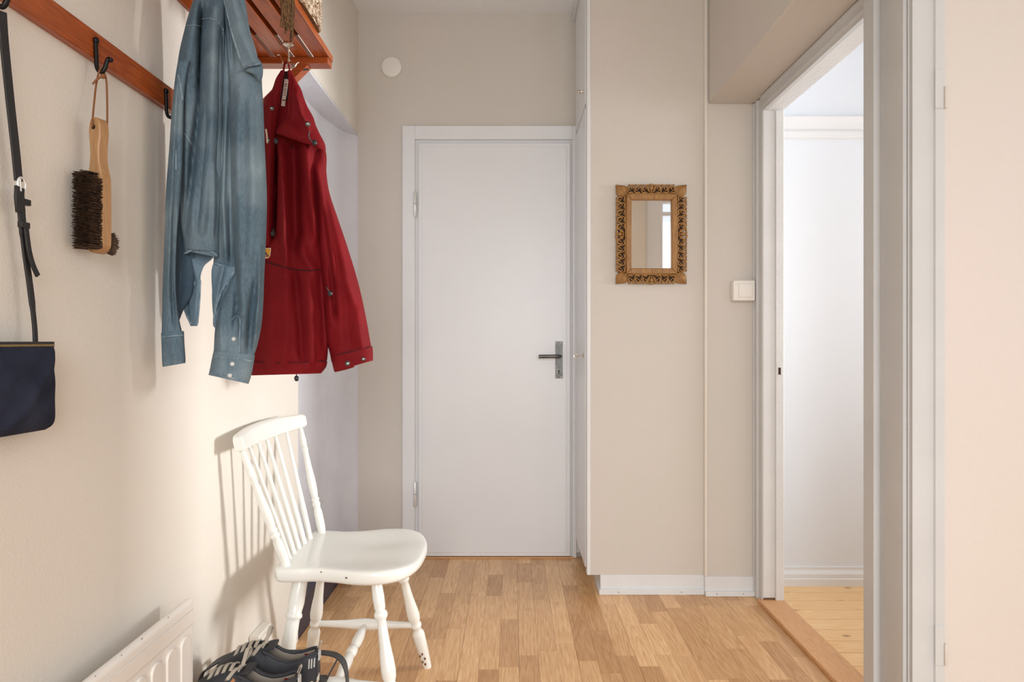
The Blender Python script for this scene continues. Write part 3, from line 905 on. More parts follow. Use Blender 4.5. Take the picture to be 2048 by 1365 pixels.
f2.seam([(470, 541), (458, 560), (440, 590), (430, 625), (429, 652)], 'hem', M['stitch'], ds, r=.0030)
rsl.seam([(462, 160), (476, 145), (496, 141), (514, 146)], 'shoulder_seam', M['stitch'], rs_o)
col.seam([(449, 2), (466, 72), (484, 126), (494, 131), (519, 127)], 'collar_stitching', M['stitch'], co_o, r=.0020)
rc.seam([(430, 713), (465, 716), (506, 723)], 'cuff_seam', M['stitch'], rc_o)
rc.seam([(421, 746), (455, 754), (494, 763)], 'cuff_hem', M['stitch'], rc_o)
lc.seam([(326, 674), (345, 672), (365, 670)], 'cuff_seam', M['stitch'], lc_o)
pk = MB()
pts_ = [(473, 636), (471, 660), (468, 690), (466, 714)]
pk.ribbon([rsl.pt(a, b, .0012) for a, b in pts_], (1, 0, 0), .022, .002)
pk.build('sleeve_placket', M['denim'], rs_o, bevel=.0006)
rsl.seam([(464, 640), (473, 632), (480, 640), (479, 680), (478, 714)], 'placket_stitching', M['stitch'], rs_o, r=.0012, off=.002)
for l_, a, b, pr in ((rsl, 468, 678, rs_o), (rc, 465, 728, rc_o), (rc, 460, 751, rc_o)):
    o, c = l_.stud(a, b, .0046, M['pearl'], pr, 'pearl_snap', .0045)
MB().ribbon([P(478, -40, 1.385), P(470, -52, 1.392), P(459, -58, 1.398), P(448, -52, 1.402), P(440, -38, 1.405)], (0, 1, 0), .008, .002).build('hanging_loop', M['denim'], ds)

# --- red jacket
rj = thing('red_jacket', (-.57, 1.77, .957), 'dark red hooded cotton jacket hanging behind the denim shirt', 'jacket')
bd = Loft([(185, 540, 604, .02), (230, 528, 622, .03), (270, 522, 640, .036), (310, 518, 648, .040), (380, 515, 641, .044), (440, 512, 640, .046), (491, 510, 642, .048), (540, 508, 648, .046), (600, 507, 655, .050), (660, 505, 656, .052), (700, 504, 656, .052), (730, 503, 652, .052, -2), (747, 503, 641, .050, -2)], 1.775,
          folds=[([(290, 560), (380, 566), (470, 568), (540, 572)], 8, .016), ([(280, 588), (380, 590), (490, 592)], 13, -.020), ([(290, 612), (390, 622), (480, 634)], 9, .014), ([(300, 551), (400, 549), (470, 546)], 5, -.022),
                 ([(520, 540), (620, 545), (730, 540)], 16, .008), ([(540, 590), (620, 598), (720, 605)], 9, -.010), ([(545, 615), (640, 622), (735, 625)], 10, .010), ([(550, 640), (640, 646), (700, 648)], 6, -.008), ([(480, 600), (520, 612), (545, 630)], 10, .010), ([(560, 570), (660, 572), (740, 570)], 10, .006)], wrinkle=.0026, seed=21)
bd_o = bd.build('body', M['red'], rj, nv=120, nu=60)
hb = Loft([(724, 502, 655, .054, -2), (736, 502, 652, .055, -3), (749, 503, 642, .052, -4)], 1.774, folds=[([(725, 545), (748, 545)], 14, .005), ([(725, 615), (748, 615)], 10, .006)], seed=22)
hb_o = hb.build('hem_band', M['red'], rj, nv=20, nu=60, open_end=10)
slv = Loft([(285, 604, 646, .02), (310, 612, 653, .03), (345, 622, 653, .036), (385, 628, 659, .038), (440, 633, 677, .040), (500, 637, 697, .042), (571, 643, 718, .042), (640, 646, 733, .040), (680, 652, 740, .038), (700, 659, 743, .037, -8), (716, 663, 744, .036, -18)], 1.775,
           folds=[([(330, 634), (440, 650), (560, 672)], 7, .010), ([(360, 648), (480, 678), (600, 702)], 9, .006), ([(420, 646), (520, 660), (640, 672)], 5, -.010), ([(580, 690), (700, 700)], 10, -.006), ([(620, 716), (700, 724)], 8, .006)], wrinkle=.0024, seed=23)
sl_o = slv.build('sleeve', M['red'], rj, nv=90)
slv2 = Loft([(260, 516, 548, .02), (360, 508, 545, .028), (500, 505, 540, .03), (640, 508, 540, .03), (720, 512, 542, .03)], 1.835, seed=33)
slv2.build('sleeve', M['red'], rj)
jc = Loft([(702, 662, 745, .038, -18), (715, 664, 746, .039, -20), (732, 668, 746, .037, -22)], 1.772, seed=24)
jc_o = jc.build('cuff', M['red'], rj, nv=20, open_end=9)
# collar: left flap, right flap, lining with tag
lin = Loft([(142, 562, 584, .008), (170, 556, 590, .012), (220, 548, 596, .012), (270, 544, 590, .010), (310, 544, 580, .006)], 1.765, seed=25)
li_o = lin.build('lining', M['red_dark'], rj, nv=30)
lf = Loft([(140, 562, 569, .010), (156, 552, 566, .014), (180, 543, 563, .016), (198, 528, 560, .018), (240, 526, 555, .018), (300, 527, 550, .018), (400, 528, 547, .016), (492, 526, 543, .010)], 1.742,
          folds=[([(190, 540), (300, 538), (480, 535)], 6, .004)], seed=26)
lf_o = lf.build('storm_flap', M['red'], rj, nv=80)
rf = Loft([(140, 575, 582, .012), (156, 576, 590, .018), (180, 577, 603, .022), (205, 576, 611, .026), (235, 572, 627, .028), (250, 563, 633, .030, 8), (262, 556, 641, .030, 16), (275, 552, 650, .028, 26), (284, 552, 652, .020, 34)], 1.728,
          folds=[([(190, 592), (230, 604), (250, 616)], 5, .010), ([(235, 585), (262, 600)], 9, -.008), ([(150, 582), (250, 577)], 3, -.005)], wrinkle=.001, seed=27)
rf_o = rf.build('hood_collar', M['red'], rj, nv=70)
tg = MB().ribbon([P(573, 158, 1.7480), P(571, 175, 1.7475), P(568, 195, 1.747), P(566, 212, 1.747)], (1, 0, 0), .010, .0016)
tg_o = tg.build('care_tag', M['tag'], li_o)
for yy, hh in ((168, 1.2), (172, .8), (178, .8), (182, .8), (186, .8), (190, .8), (200, 2.2)):
    xx = np.interp(yy, [158, 212], [573, 566])
    MB().box(P(xx - 3, 0, 1.7455).x, P(xx + 3, 0, 1.7455).x, 1.7457, 1.7468, P(0, yy + hh / 2, 1.7455).z, P(0, yy - hh / 2, 1.7455).z).build('tag_print', M['tag_ink'], tg_o)
for l_, a, b, r_, pr in ((lf, 544, 217, .0062, lf_o), (rf, 616, 248, .0070, rf_o), (lf, 537, 281, .0055, lf_o), (jc, 696, 727, .0080, jc_o), (jc, 727, 718, .0058, jc_o)):
    o, c = l_.stud(a, b, r_, M['steel'], pr, 'snap', .004)
    MB().ball(c + Vector((0, -.0042, 0)), r_ * .35, .0012, r_ * .35, 8, 5).build('snap_centre', M['chrome'], o, smooth=True)
MB().ribbon([jc.pt(669, 735, .002), jc.pt(690, 730, .002), jc.pt(706, 725, .002)], (0, 0, 1), .026, .003).build('cuff_tab', M['red'], jc_o, bevel=.001)
o = bpy.data.objects
# cord locks
def cordlock(pts, parent, name='drawcord'):
    q = MB().tube(spline(pts, 10), .0016, 6).build(name, M['cordlock'], parent, smooth=True)
    e = Vector(pts[-1])
    MB().ball(e, .0065, .005, .008).build('toggle', M['toggle'], q, smooth=True)
cordlock([rf.pt(619, 262, .004), P(618, 272, 1.690), P(622, 282, 1.688), P(629, 285, 1.688)], rj)
cordlock([bd.pt(652, 572, .002), P(655, 578, 1.71), P(658, 583, 1.706), P(660, 587, 1.705)], rj)
cordlock([P(593, 744, 1.735), P(593, 750, 1.735), P(593, 757, 1.735)], rj)
cordlock([bd.pt(548, 456, .002), P(547, 462, 1.72), P(546, 467, 1.718)], rj)
cordlock([bd.pt(553, 276, .01), P(552, 279, 1.705), P(552, 282, 1.705)], rj)
bd.seam([(515, 520), (540, 526), (575, 536), (610, 541), (645, 538)], 'waist_seam', M['red_dark'], bd_o, r=.0013)
hb.seam([(505, 724), (560, 726), (610, 725), (650, 721)], 'hem_seam', M['red_dark'], hb_o, r=.0009, off=.0002)
jc.seam([(664, 711), (700, 704), (744, 693)], 'cuff_seam', M['red_dark'], jc_o, r=.0009, off=.0002)
pt_ = Vector(bd.pt(532, 506, .003))
Yp = pt_.y - .004
pc = MB().prism([(P(a, b, Yp).x, P(a, b, Yp).z) for a, b in ((512, 497.5), (542, 495.5), (540, 516), (512, 518))], 'y', Yp, Yp + .003).build('brand_patch', M['patch_edge'], bd_o, bevel=.0004)
MB().prism([(P(a, b, Yp).x, P(a, b, Yp).z) for a, b in ((514, 499), (540, 497.3), (538.4, 514.2), (514, 516))], 'y', Yp - .0006, Yp + .001).build('patch_field', M['patch'], pc)
bl = MB()
for (x0, x1, y0, y1) in ((515, 521, 505, 508), (522, 528, 503, 507), (529, 534, 505, 509), (515, 516.2, 509, 514), (518, 519.2, 509, 514), (516, 518.2, 511, 512), (521, 522.2, 509, 514), (522, 525, 509, 510), (522, 524.5, 511, 512), (522, 525, 513, 514),
                         (527, 528.2, 509, 514), (528, 531, 509, 510), (528, 530.5, 511, 512), (528, 531, 513, 514), (532.5, 533.7, 509, 514), (536, 537.2, 509, 514), (533.5, 536.2, 510.5, 512.3)):
    bl.box(P(x0, 0, Yp).x, P(x1, 0, Yp).x, Yp - .0010, Yp - .0004, P(0, y1, Yp).z, P(0, y0, Yp).z)
bl.build('patch_lettering', M['patch_blue'], pc)
MB().ribbon([P(567, 150, 1.752), P(567.5, 138, 1.755), P(569, 128, 1.758), P(573, 122.5, 1.76), P(577, 128, 1.758), P(579, 138, 1.755), P(581, 150, 1.752)], (0, 1, 0), .008, .0025).build('hanging_loop', M['red'], rj)
MB().ribbon([P(532, 258, 1.715), P(534, 272, 1.714), P(535, 286, 1.714)], (1, 0, 0), .0045, .002).build('pull_tab', M['tag'], lf_o)

# ------------------------------------------------------------------ brush
bY, bX = 1.118, -.7105
br = thing('shoe_brush', (bX, bY, 1.20), 'wooden shoe brush with dark bristles hanging by a leather cord from the peg rail', 'brush')
nrm = Vector((-.30, -.954, 0)); wv = Vector((.954, -.30, 0)); up = Vector((0, 0, 1))
s_ = bY / F
def bz_(py): return H + (682 - py) * s_
def bp(a, n_, py): return Vector((bX, bY, 0)) + wv * a + nrm * n_ + up * bz_(py)
prof = [(238, .004), (243, .009), (255, .0125), (272, .0130), (295, .0105), (315, .0098), (335, .0125), (352, .0165), (362, .0182), (400, .0188), (480, .0188), (496, .0165), (504, .010), (507, .004)]
pr_ = spline([(p, w_, 0) for p, w_ in prof], 48)
mb = MB(); vs = []; nn = len(pr_)
for p in pr_:
    py, hw = p.x, max(p.y, .002)
    for a, n_ in ((-1, .0085), (-.82, .0105), (.82, .0105), (1, .0085), (1, -.0085), (.82, -.0105), (-.82, -.0105), (-1, -.0085)):
        vs.append(bp(a * hw, n_ * .9, py))
fs = [(i * 8 + k, i * 8 + (k + 1) % 8, i * 8 + 8 + (k + 1) % 8, i * 8 + 8 + k) for i in range(nn - 1) for k in range(8)]
fs += [tuple(range(7, -1, -1)), tuple((nn - 1) * 8 + k for k in range(8))]
hd = mb.add(vs, fs).build('handle', M['brush_wood'], br, smooth=True, ang=30)
MB().tube([bp(-.001, .0092, 257), bp(-.001, .0100, 257)], .0040, 12).build('hanging_hole', M['dark'], hd)
bs = MB()
for i in range(11):
    for j in range(40):
        a = -.0165 + .033 * i / 10
        py = 352 + 146 * j / 39
        for q in range(3):
            a0 = a + random.uniform(-.0016, .0016); p0 = py + random.uniform(-2, 2)
            if p0 < 362 and a0 > .012 - (p0 - 352) * .0004: continue
            tip = bp(a0 * 1.12 + random.uniform(-.002, .002), .0095 + random.uniform(.021, .0255), p0 + random.uniform(-3, 3))
            bs.tube([bp(a0, .008, p0), tip], [.0011, .0006], 3, caps=False)
b1 = bs.build('bristles', M['bristle'], br); b1['kind'] = 'stuff'
bs = MB()
for i in range(560):
    ang = random.uniform(0, 2 * PI); rr = math.sqrt(random.random())
    a0 = rr * math.cos(ang) * .011; dz = rr * math.sin(ang) * .0155
    base = bp(a0, -.008, 484) + up * dz
    tip = bp(a0 * 1.25 + random.uniform(-.002, .002), -.0095 - random.uniform(.015, .020), 484) + up * (dz * 1.25 + random.uniform(-.002, .002))
    bs.tube([base, tip], [.0011, .0006], 3, caps=False)
b2_ = bs.build('bristles', M['bristle'], br); b2_['kind'] = 'stuff'
ct = Vector((-.7195, 1.139, 1.5225))
cm = MB()
cm.tube(spline([bp(-.001, .0105, 256), bp(-.001, .0115, 248), ct + Vector((-.006, -.006, -.03)), ct + Vector((-.002, -.004, -.004)), ct + Vector((0, 0, .005)), ct + Vector((.004, .005, -.006)), ct + Vector((.006, .006, -.03)), bp(.005, -.0115, 246), bp(0, -.0105, 256)], 48), .0016, 7)
cm.ball(ct + Vector((.004, -.002, -.009)), .0042, .0042, .0045)
cm.tube([ct + Vector((.003, -.004, -.010)), ct + Vector((-.004, -.008, -.018)), ct + Vector((-.009, -.010, -.026))], .0017, 6)
cm.build('leather_cord', M['cord'], br, smooth=True)

# ------------------------------------------------------------------ navy bag
bg = thing('shoulder_bag', (-.715, .9, .915), 'navy suede shoulder bag with black leather strap hanging from the peg rail', 'bag')
y0, y1 = .745, 1.013
mb = MB(); vs = []
nu, nv = 36, 26
def bag_pt(u, v, sgn):
    y = y0 + (y1 - y0) * u
    zt = 1.047 + .002 * math.sin(u * 7)
    zl = .9135 + .004 * (1 - u)
    rc_ = .014
    z = zl + (zt - zl) * v
    if v < .12 and (u > .94 or u < .06):
        q = (u - .94) / .06 if u > .5 else (.06 - u) / .06
        z += (1 - v / .12) * q * q * .012
    e = max(0, (1 - abs(2 * u - 1) ** 6)) ** .5 * max(0, (1 - abs(2 * v - 1) ** 5)) ** .5
    y -= .006 * math.exp(-((v - .72) / .16) ** 2) * (u ** 8)
    dent = .0035 * math.sin(u * 9 + v * 5) * math.sin(v * 6) + .005 * math.exp(-((u - .88 + .5 * (1 - v - .3)) / .05) ** 2)
    return Vector((-.7165 + sgn * (.0205 * e) + (dent * e if sgn > 0 else 0), y, z))
for sgn in (1, -1):
    for j in range(nv + 1):
        for i in range(nu + 1):
            vs.append(bag_pt(i / nu, j / nv, sgn))
fs = []
o2 = (nu + 1) * (nv + 1)
for j in range(nv):
    for i in range(nu):
        a = j * (nu + 1) + i
        fs.append((a, a + 1, a + nu + 2, a + nu + 1))
        fs.append((o2 + a, o2 + a + nu + 1, o2 + a + nu + 2, o2 + a + 1))
for i in range(nu):
    fs.append((i + 1, i, o2 + i, o2 + i + 1))
    t = nv * (nu + 1) + i
    fs.append((t, t + 1, o2 + t + 1, o2 + t))
for j in range(nv):
    a, b = j * (nu + 1), (j + 1) * (nu + 1)
    fs.append((a, b, o2 + b, o2 + a))
    a, b = a + nu, b + nu
    fs.append((b, a, o2 + a, o2 + b))
pouch = mb.add(vs, fs).build('pouch', M['suede'], bg, smooth=True, ang=60)
zp = MB()
zt = [Vector((-.7075, y0 + .012 + i * .0021, 1.0435)) for i in range(118)]
MB().ribbon([(-.7095, y0 + .01, 1.0445), (-.7095, y1 - .008, 1.0445)], (0, 0, 1), .009, .004).build('zipper_tape', M['strap'], pouch)
for i, p in enumerate(zt):
    zp.box(p.x - .002, p.x + .0016, p.y - .0007, p.y + .0007, p.z - .0018 + .0008 * (i % 2), p.z + .0010 + .0008 * (i % 2))
z_ = zp.build('zipper_teeth', M['gold'], pouch); z_['kind'] = 'stuff'
pa = [PX(4, 22, -.7185), PX(8, 80, -.722), PX(20, 200, -.726), PX(31, 300, -.727), PX(37, 362, -.727)]
MB().ribbon(spline(pa, 20), (0, 1, 0), .0150, .003).build('strap', M['strap'], bg, bevel=.0006)
pb = [PX(40, 378, -.727), PX(44, 440, -.727), PX(50, 500, -.727), PX(61, 580, -.725), PX(69, 650, -.722), PX(71, 690, -.718)]
st2 = MB().ribbon(spline(pb, 24), (0, 1, 0), [.013] * 8 + [.0105] * 9 + [.008] * 8, .0032).build('strap', M['strap'], bg, bevel=.0006)
MB().ribbon([PX(39, 374, -.724), PX(38, 395, -.723), PX(41, 424, -.725)], (0, 1, 0), .016, .004).build('buckle_tab', M['strap'], st2, bevel=.0006)
cb = PX(43, 370, -.724)
bu = MB().tube([cb + Vector((0, .0075 * math.cos(a), .011 * math.sin(a))) for a in np.linspace(0, 2 * PI, 21)], .0017, 7)
bu.tube([cb + Vector((.001, -.004, .008)), cb + Vector((.002, -.004, -.010))], .0014, 6)
bu.build('buckle', M['chrome'], bg, smooth=True)
for px_, py_ in ((49, 404), (47, 450)):
    c = PX(px_, py_, -.726)
    MB().box(c.x - .003, c.x + .004, c.y - .0085, c.y + .0085, c.z - .0045, c.z + .0045).build('keeper_loop', M['strap'], st2, bevel=.0008)
MB().ribbon(spline([PX(52, 455, -.724), PX(58, 500, -.722), PX(66, 530, -.720), PX(76, 552, -.719)], 12), (0, 1, 0), .0085, .0028).build('strap_tail', M['strap'], bg, bevel=.0006)

# ------------------------------------------------------------------ carved mirror
YW = YM - .0005
sm = (YM - .02) / F
cxm, czm = (1303 - 1024) * sm, H + (682 - 468) * sm
mr = thing('wall_mirror', (cxm, YW, czm - .2), 'small wall mirror in a carved golden-brown wooden frame', 'mirror')
hx, hz = 70.5 * sm, 99 * sm
gx, gz = 40 * sm, 68.5 * sm
def tw(x, z, y): return Vector((cxm + x, y, czm + z))
MB().box(cxm - hx * .93, cxm + hx * .93, YM - .008, YW, czm - hz * .95, czm + hz * .95).build('back_board', M['carved_dark'], mr, bevel=.002)
MB().box(cxm - gx - .002, cxm + gx + .002, YM - .0125, YM - .0085, czm - gz - .002, czm + gz + .002).build('mirror_glass', M['mirror'], mr)
ix, iz = gx + .021, gz + .023
def bar(pts, y0, y1, nm):
    return MB().prism([(cxm + a, czm + b) for a, b in pts], 'y', y0, y1).build(nm, M['carved'], mr, bevel=.003)
bar([(-ix, -iz), (ix, -iz), (gx, -gz), (-gx, -gz)], YM - .026, YM - .008, 'inner_bar')
bar([(-ix, iz), (-gx, gz), (gx, gz), (ix, iz)], YM - .026, YM - .008, 'inner_bar')
bar([(-ix, -iz), (-gx, -gz), (-gx, gz), (-ix, iz)], YM - .026, YM - .008, 'inner_bar')
bar([(ix, -iz), (ix, iz), (gx, gz), (gx, -gz)], YM - .026, YM - .008, 'inner_bar')


def carving(to, L, wdt, nm, n_c):
    """one carved side: to(s,t) maps s along the side (-L..L) and t outward (0..wdt) to x,z"""
    m = MB()
    def tubeST(pts, r0, r1, y=.0):
        pp = spline([(a, b, 0) for a, b in pts], 18)
        n_ = len(pp)
        m.tube([Vector((to(p.x, p.y)[0], YM - .013 - y - .007 * math.sin(PI * i / (n_ - 1)), to(p.x, p.y)[1])) for i, p in enumerate(pp)],
               [(r0 + (r1 - r0) * i / (n_ - 1)) * (.45 + .55 * math.sin(PI * min(1, (i + 2.5) / (n_ + 2)))) for i in range(n_)], 8)
    def leafST(a, b, l, w_, rot):
        ca, sa = math.cos(rot), math.sin(rot)
        tubeST([(a, b), (a + ca * l * .5, b + sa * l * .5), (a + ca * l, b + sa * l)], w_, w_ * .5)
    tubeST([(-L * 1.02, wdt * .07), (0, wdt * .05), (L * 1.02, wdt * .07)], .0036, .0036)
    for sg in (-1, 1):
        for i in range(n_c):
            a = L * (.10 + .88 * i / n_c)
            w = L * .88 / n_c
            # C-scroll hugging the outer edge, curling inwards, and a counter scroll from the rib
            tubeST([(sg * a, wdt * .30), (sg * (a + w * .12), wdt * .68), (sg * (a + w * .42), wdt * .90), (sg * (a + w * .78), wdt * .80), (sg * (a + w * .90), wdt * .52), (sg * (a + w * .70), wdt * .40), (sg * (a + w * .56), wdt * .54)], .0048, .0030)
            tubeST([(sg * (a + w * .20), wdt * .12), (sg * (a + w * .48), wdt * .22), (sg * (a + w * .80), wdt * .14), (sg * (a + w * 1.04), wdt * .34), (sg * (a + w * 1.02), wdt * .66)], .0040, .0030)
            leafST(sg * (a + w * .36), wdt * .70, w * .34, .0042, (-.9 if sg > 0 else PI + .9))
            leafST(sg * (a + w * .05), wdt * .96, w * .40, .0040, (.0 if sg > 0 else PI))
            leafST(sg * (a + w * .62), wdt * .97, w * .36, .0036, (.0 if sg > 0 else PI))
    for k, (ds_, r_) in enumerate(((0, .0085), (-.012, .0062), (.012, .0062))):
        p = to(ds_, wdt * (.66 if k == 0 else .50))
        m.ball((p[0], YM - .016, p[1]), r_, r_ * .9, r_, 10, 7)
    tubeST([(-L * .14, wdt * .86), (-L * .05, wdt * 1.0), (0, wdt * .90), (L * .05, wdt * 1.0), (L * .14, wdt * .86)], .0045, .0045)
    for sg in (-1, 0, 1):
        leafST(sg * .005, wdt * .2, wdt * .72, .0042, PI / 2 - sg * .6)
    return m.build(nm, M['carved'], mr, smooth=True, ang=180)


wt, ws = hz - iz, hx - ix
carving(lambda s_, t: (cxm + s_, czm + iz + t), ix * .96, wt, 'carved_rail', 3)
carving(lambda s_, t: (cxm + s_, czm - iz - t), ix * .96, wt, 'carved_rail', 3)
carving(lambda s_, t: (cxm - ix - t, czm + s_), iz * .97, ws, 'carved_stile', 5)
carving(lambda s_, t: (cxm + ix + t, czm + s_), iz * .97, ws, 'carved_stile', 5)
for sx_ in (-1, 1):
    for sz_ in (-1, 1):
        m = MB()
        pts = [(ix * .97, iz * .985), (ix + ws * .62, iz * .955), (hx * .99, iz + wt * .05), (hx * 1.005, hz * 1.005), (ix + ws * .05, hz * .985), (ix * .90, iz + wt * .70)]
        q = [(cxm + sx_ * a, czm + sz_ * b) for a, b in pts]
        ya, yb_ = YM - .004, YM - .014
        top = Vector((cxm + sx_ * (ix + ws * .45), YM - .024, czm + sz_ * (iz + wt * .45)))
        vs = [(a, ya, b) for a, b in q] + [(a, yb_, b) for a, b in q] + [tuple(top), (cxm + sx_ * hx * 1.0, YM - .018, czm + sz_ * hz * 1.0)]
        fs = [(i, (i + 1) % 6, 6 + (i + 1) % 6, 6 + i) for i in range(6)] + [(6 + i, 6 + (i + 1) % 6, 12) for i in range(6)] + [(8, 9, 13), (9, 10, 13)]
        m.add(vs, fs)
        for k in range(3):
            t = (k + 1) / 4
            e = Vector(q[1]).lerp(Vector(q[4]), t) * .25 + Vector(q[3]) * .75
            m.tube([(q[0][0], YM - .016, q[0][1]), (top.x * .5 + e.x * .5, YM - .022, top.z * .5 + e.y * .5), (e.x, YM - .015, e.y)], [.002, .0034, .0016], 6)
        m.build('corner_leaf', M['carved'], mr)

# ------------------------------------------------------------------ chair
ch = thing('spindle_chair', (-.45, 1.88, 0), 'white painted wooden spindle-back chair with a saddle seat by the left wall', 'chair')
# seat outline (X, Y)
SO = [(-.628, 1.72), (-.636, 1.80), (-.640, 1.88), (-.636, 1.96), (-.628, 2.035), (-.612, 2.055), (-.57, 2.056), (-.52, 2.050), (-.46, 2.060), (-.40, 2.078), (-.335, 2.076), (-.285, 2.040), (-.258, 1.97), (-.250, 1.88),
      (-.258, 1.79), (-.285, 1.722), (-.335, 1.686), (-.40, 1.682), (-.46, 1.698), (-.52, 1.708), (-.57, 1.702), (-.612, 1.704)]
so = spline([(a, b, 0) for a, b in SO + [SO[0]]], 88)[:-1]
cxs, cys = -.44, 1.88
def seat_z(x, y, k):
    fx = (x + .45) / .19; fy = (y - 1.88) / .19
    sad = .010 * math.exp(-(fy ** 2) * 3) * math.exp(-((fx - .1) ** 2) * 1.6)
    side_ = .007 * math.exp(-((abs(fy) - .48) / .28) ** 2) * math.exp(-((fx - .35) / .7) ** 2)
    roll = .010 * max(0, fx - .55) ** 2 * 2
    return .452 - sad - side_ - roll + .004 * (fx < -.6) * 0
vs, fs = [], []
n = len(so)
levels = [(.0, None)]
rings = [1.0, .985, .95, .88, .76, .6, .42, .22]
for q, k in enumerate(rings):
    for p in so:
        x_, y_ = cxs + (p.x - cxs) * k, cys + (p.y - cys) * k
        z_ = seat_z(x_, y_, k) - (.006 if q == 0 else .0015 if q == 1 else 0)
        vs.append((x_, y_, z_))
c0 = len(vs); vs.append((cxs, cys, seat_z(cxs, cys, 0)))
bot = []
for q, (k, dz) in enumerate(((1.0, -.028), (.98, -.036), (.94, -.038))):
    for p in so:
        x_, y_ = cxs + (p.x - cxs) * k, cys + (p.y - cys) * k
        vs.append((x_, y_, .452 + dz))
b0 = c0 + 1
for q in range(len(rings) - 1):
    for i in range(n):
        j = (i + 1) % n
        fs.append((q * n + j, q * n + i, (q + 1) * n + i, (q + 1) * n + j))
for i in range(n):
    fs.append(((len(rings) - 1) * n + (i + 1) % n, (len(rings) - 1) * n + i, c0))
    j = (i + 1) % n
    fs.append((i, j, b0 + j, b0 + i))
    for q in range(2):
        fs.append((b0 + q * n + i, b0 + q * n + j, b0 + (q + 1) * n + j, b0 + (q + 1) * n + i))
fs.append(tuple(b0 + 2 * n + i for i in range(n)))
seat = MB().add(vs, fs).build('seat', M['chair'], ch, smooth=True, ang=60)
for a, b, c in ((-.552, 1.7075, .440), (-.430, 1.690, .434), (-.418, 1.688, .437), (-.50, 1.7075, .443)):
    MB().ball((a, b - .001, c), .004, .001, .0025, 6, 4).build('paint_chip', M['worn'], seat)
LP = [(0, .017), (.05, .0175), (.13, .0200), (.19, .0185), (.205, .0160), (.215, .0205), (.225, .0225), (.24, .0225), (.25, .0195), (.262, .0150), (.30, .0155), (.40, .0180), (.48, .0225), (.54, .0245), (.58, .0225), (.605, .0165), (.615, .0205), (.625, .0215), (.64, .0205), (.652, .0155), (.675, .0175), (.69, .0225), (.71, .0240), (.80, .0228), (.92, .0190), (1, .0165)]
LP = [(t, r * .80) for t, r in LP]
LPR = [(0, .019), (.06, .020), (.18, .0215), (.235, .0185), (.245, .0215), (.26, .0225), (.272, .018), (.285, .0175), (.36, .0185), (.46, .0215), (.56, .0255), (.66, .0265), (.72, .0235), (.735, .0215), (.745, .0235), (.76, .0245), (.77, .0225), (.80, .0250), (.86, .0235), (1, .018)]
legs = {'A': ((-.574, 1.775, .418), (-.622, 1.665, 0), LPR), 'B': ((-.573, 1.985, .418), (-.652, 2.10, 0), LP), 'C': ((-.369, 1.755, .418), (-.282, 1.640, 0), LP), 'D': ((-.352, 1.965, .418), (-.272, 2.092, 0), LP)}
lg = {}
for k_, (a, b, pf) in legs.items():
    lg[k_] = MB().lathe(a, b, pf, 20).build('leg', M['chair'], ch, smooth=True, ang=80)
for t, dy in ((.86, .2), (.90, .6), (.93, -.3), (.95, .3), (.88, -.6)):
    a, b = Vector(legs['D'][0]), Vector(legs['D'][1])
    c = a + (b - a) * t
    MB().ball(c + Vector((-.003 + .011 * dy, -.0188, 0)), .0035, .0016, .0045, 6, 4).build('paint_chip', M['worn'], lg['D'])
def on(k_, z):
    a, b = Vector(legs[k_][0]), Vector(legs[k_][1])
    return a + (b - a) * ((a.z - z) / (a.z - b.z))
sp = [(0, .0095), (.12, .010), (.3, .0125), (.42, .0165), (.5, .0185), (.58, .0165), (.7, .0125), (.88, .010), (1, .0095)]
MB().lathe(on('B', .155), on('D', .155), sp, 16).build('stretcher', M['chair'], ch, smooth=True)
MB().lathe(on('A', .155), on('C', .155), sp, 16).build('stretcher', M['chair'], ch, smooth=True)
s1 = (on('B', .155) + on('D', .155)) / 2
s2 = (on('A', .155) + on('C', .155)) / 2
MB().lathe(s1, s2, [(0, .008), (.1, .010), (.25, .0155), (.36, .0155), (.44, .0105), (.455, .0145), (.5, .0155), (.545, .0145), (.56, .0105), (.64, .0155), (.75, .0155), (.9, .010), (1, .008)], 16).build('stretcher', M['chair'], ch, smooth=True)
# crest rail
cpts = spline([(-.692, 1.640, .790), (-.708, 1.745, .792), (-.712, 1.870, .793), (-.700, 1.985, .794), (-.668, 2.085, .796)], 40)
vs, fs = [], []
sec = 14
for i, p in enumerate(cpts):
    t = (cpts[min(i + 1, 40)] - cpts[max(i - 1, 0)]).normalized()
    out = Vector((t.y, -t.x, 0)).normalized()
    tt = i / 40
    hh = (.0205 + .0065 * math.sin(PI * tt)) * min(1, .86 + 4 * min(tt, 1 - tt))
    th = .0125 * min(1, .85 + 4 * min(tt, 1 - tt))
    lean = Vector((-.20, 0, 1)).normalized()
    for k in range(sec):
        a = 2 * PI * k / sec
        ca, sa = math.cos(a), math.sin(a)
        vs.append(p + out * th * math.copysign(abs(ca) ** .5, ca) + lean * hh * math.copysign(abs(sa) ** .6, sa))
for i in range(40):
    for k in range(sec):
        k2 = (k + 1) % sec
        fs.append((i * sec + k, i * sec + k2, (i + 1) * sec + k2, (i + 1) * sec + k))
fs += [tuple(range(sec - 1, -1, -1)), tuple(40 * sec + k for k in range(sec))]
MB().add(vs, fs).build('crest_rail', M['chair'], ch, smooth=True, ang=60)
def crest(t): return cpts[int(round(t * 40))]
PO = [(0, .0135), (.03, .0135), (.10, .0165), (.22, .0160), (.265, .0125), (.275, .0155), (.295, .0160), (.31, .0120), (.325, .0150), (.335, .0155), (.345, .0120), (.40, .0150), (.48, .0160), (.60, .0130), (.76, .0105), (.775, .0128), (.79, .0130), (.80, .0105), (.85, .0125), (.92, .0105), (1, .0075)]
PO = [(t, r * .78) for t, r in PO]
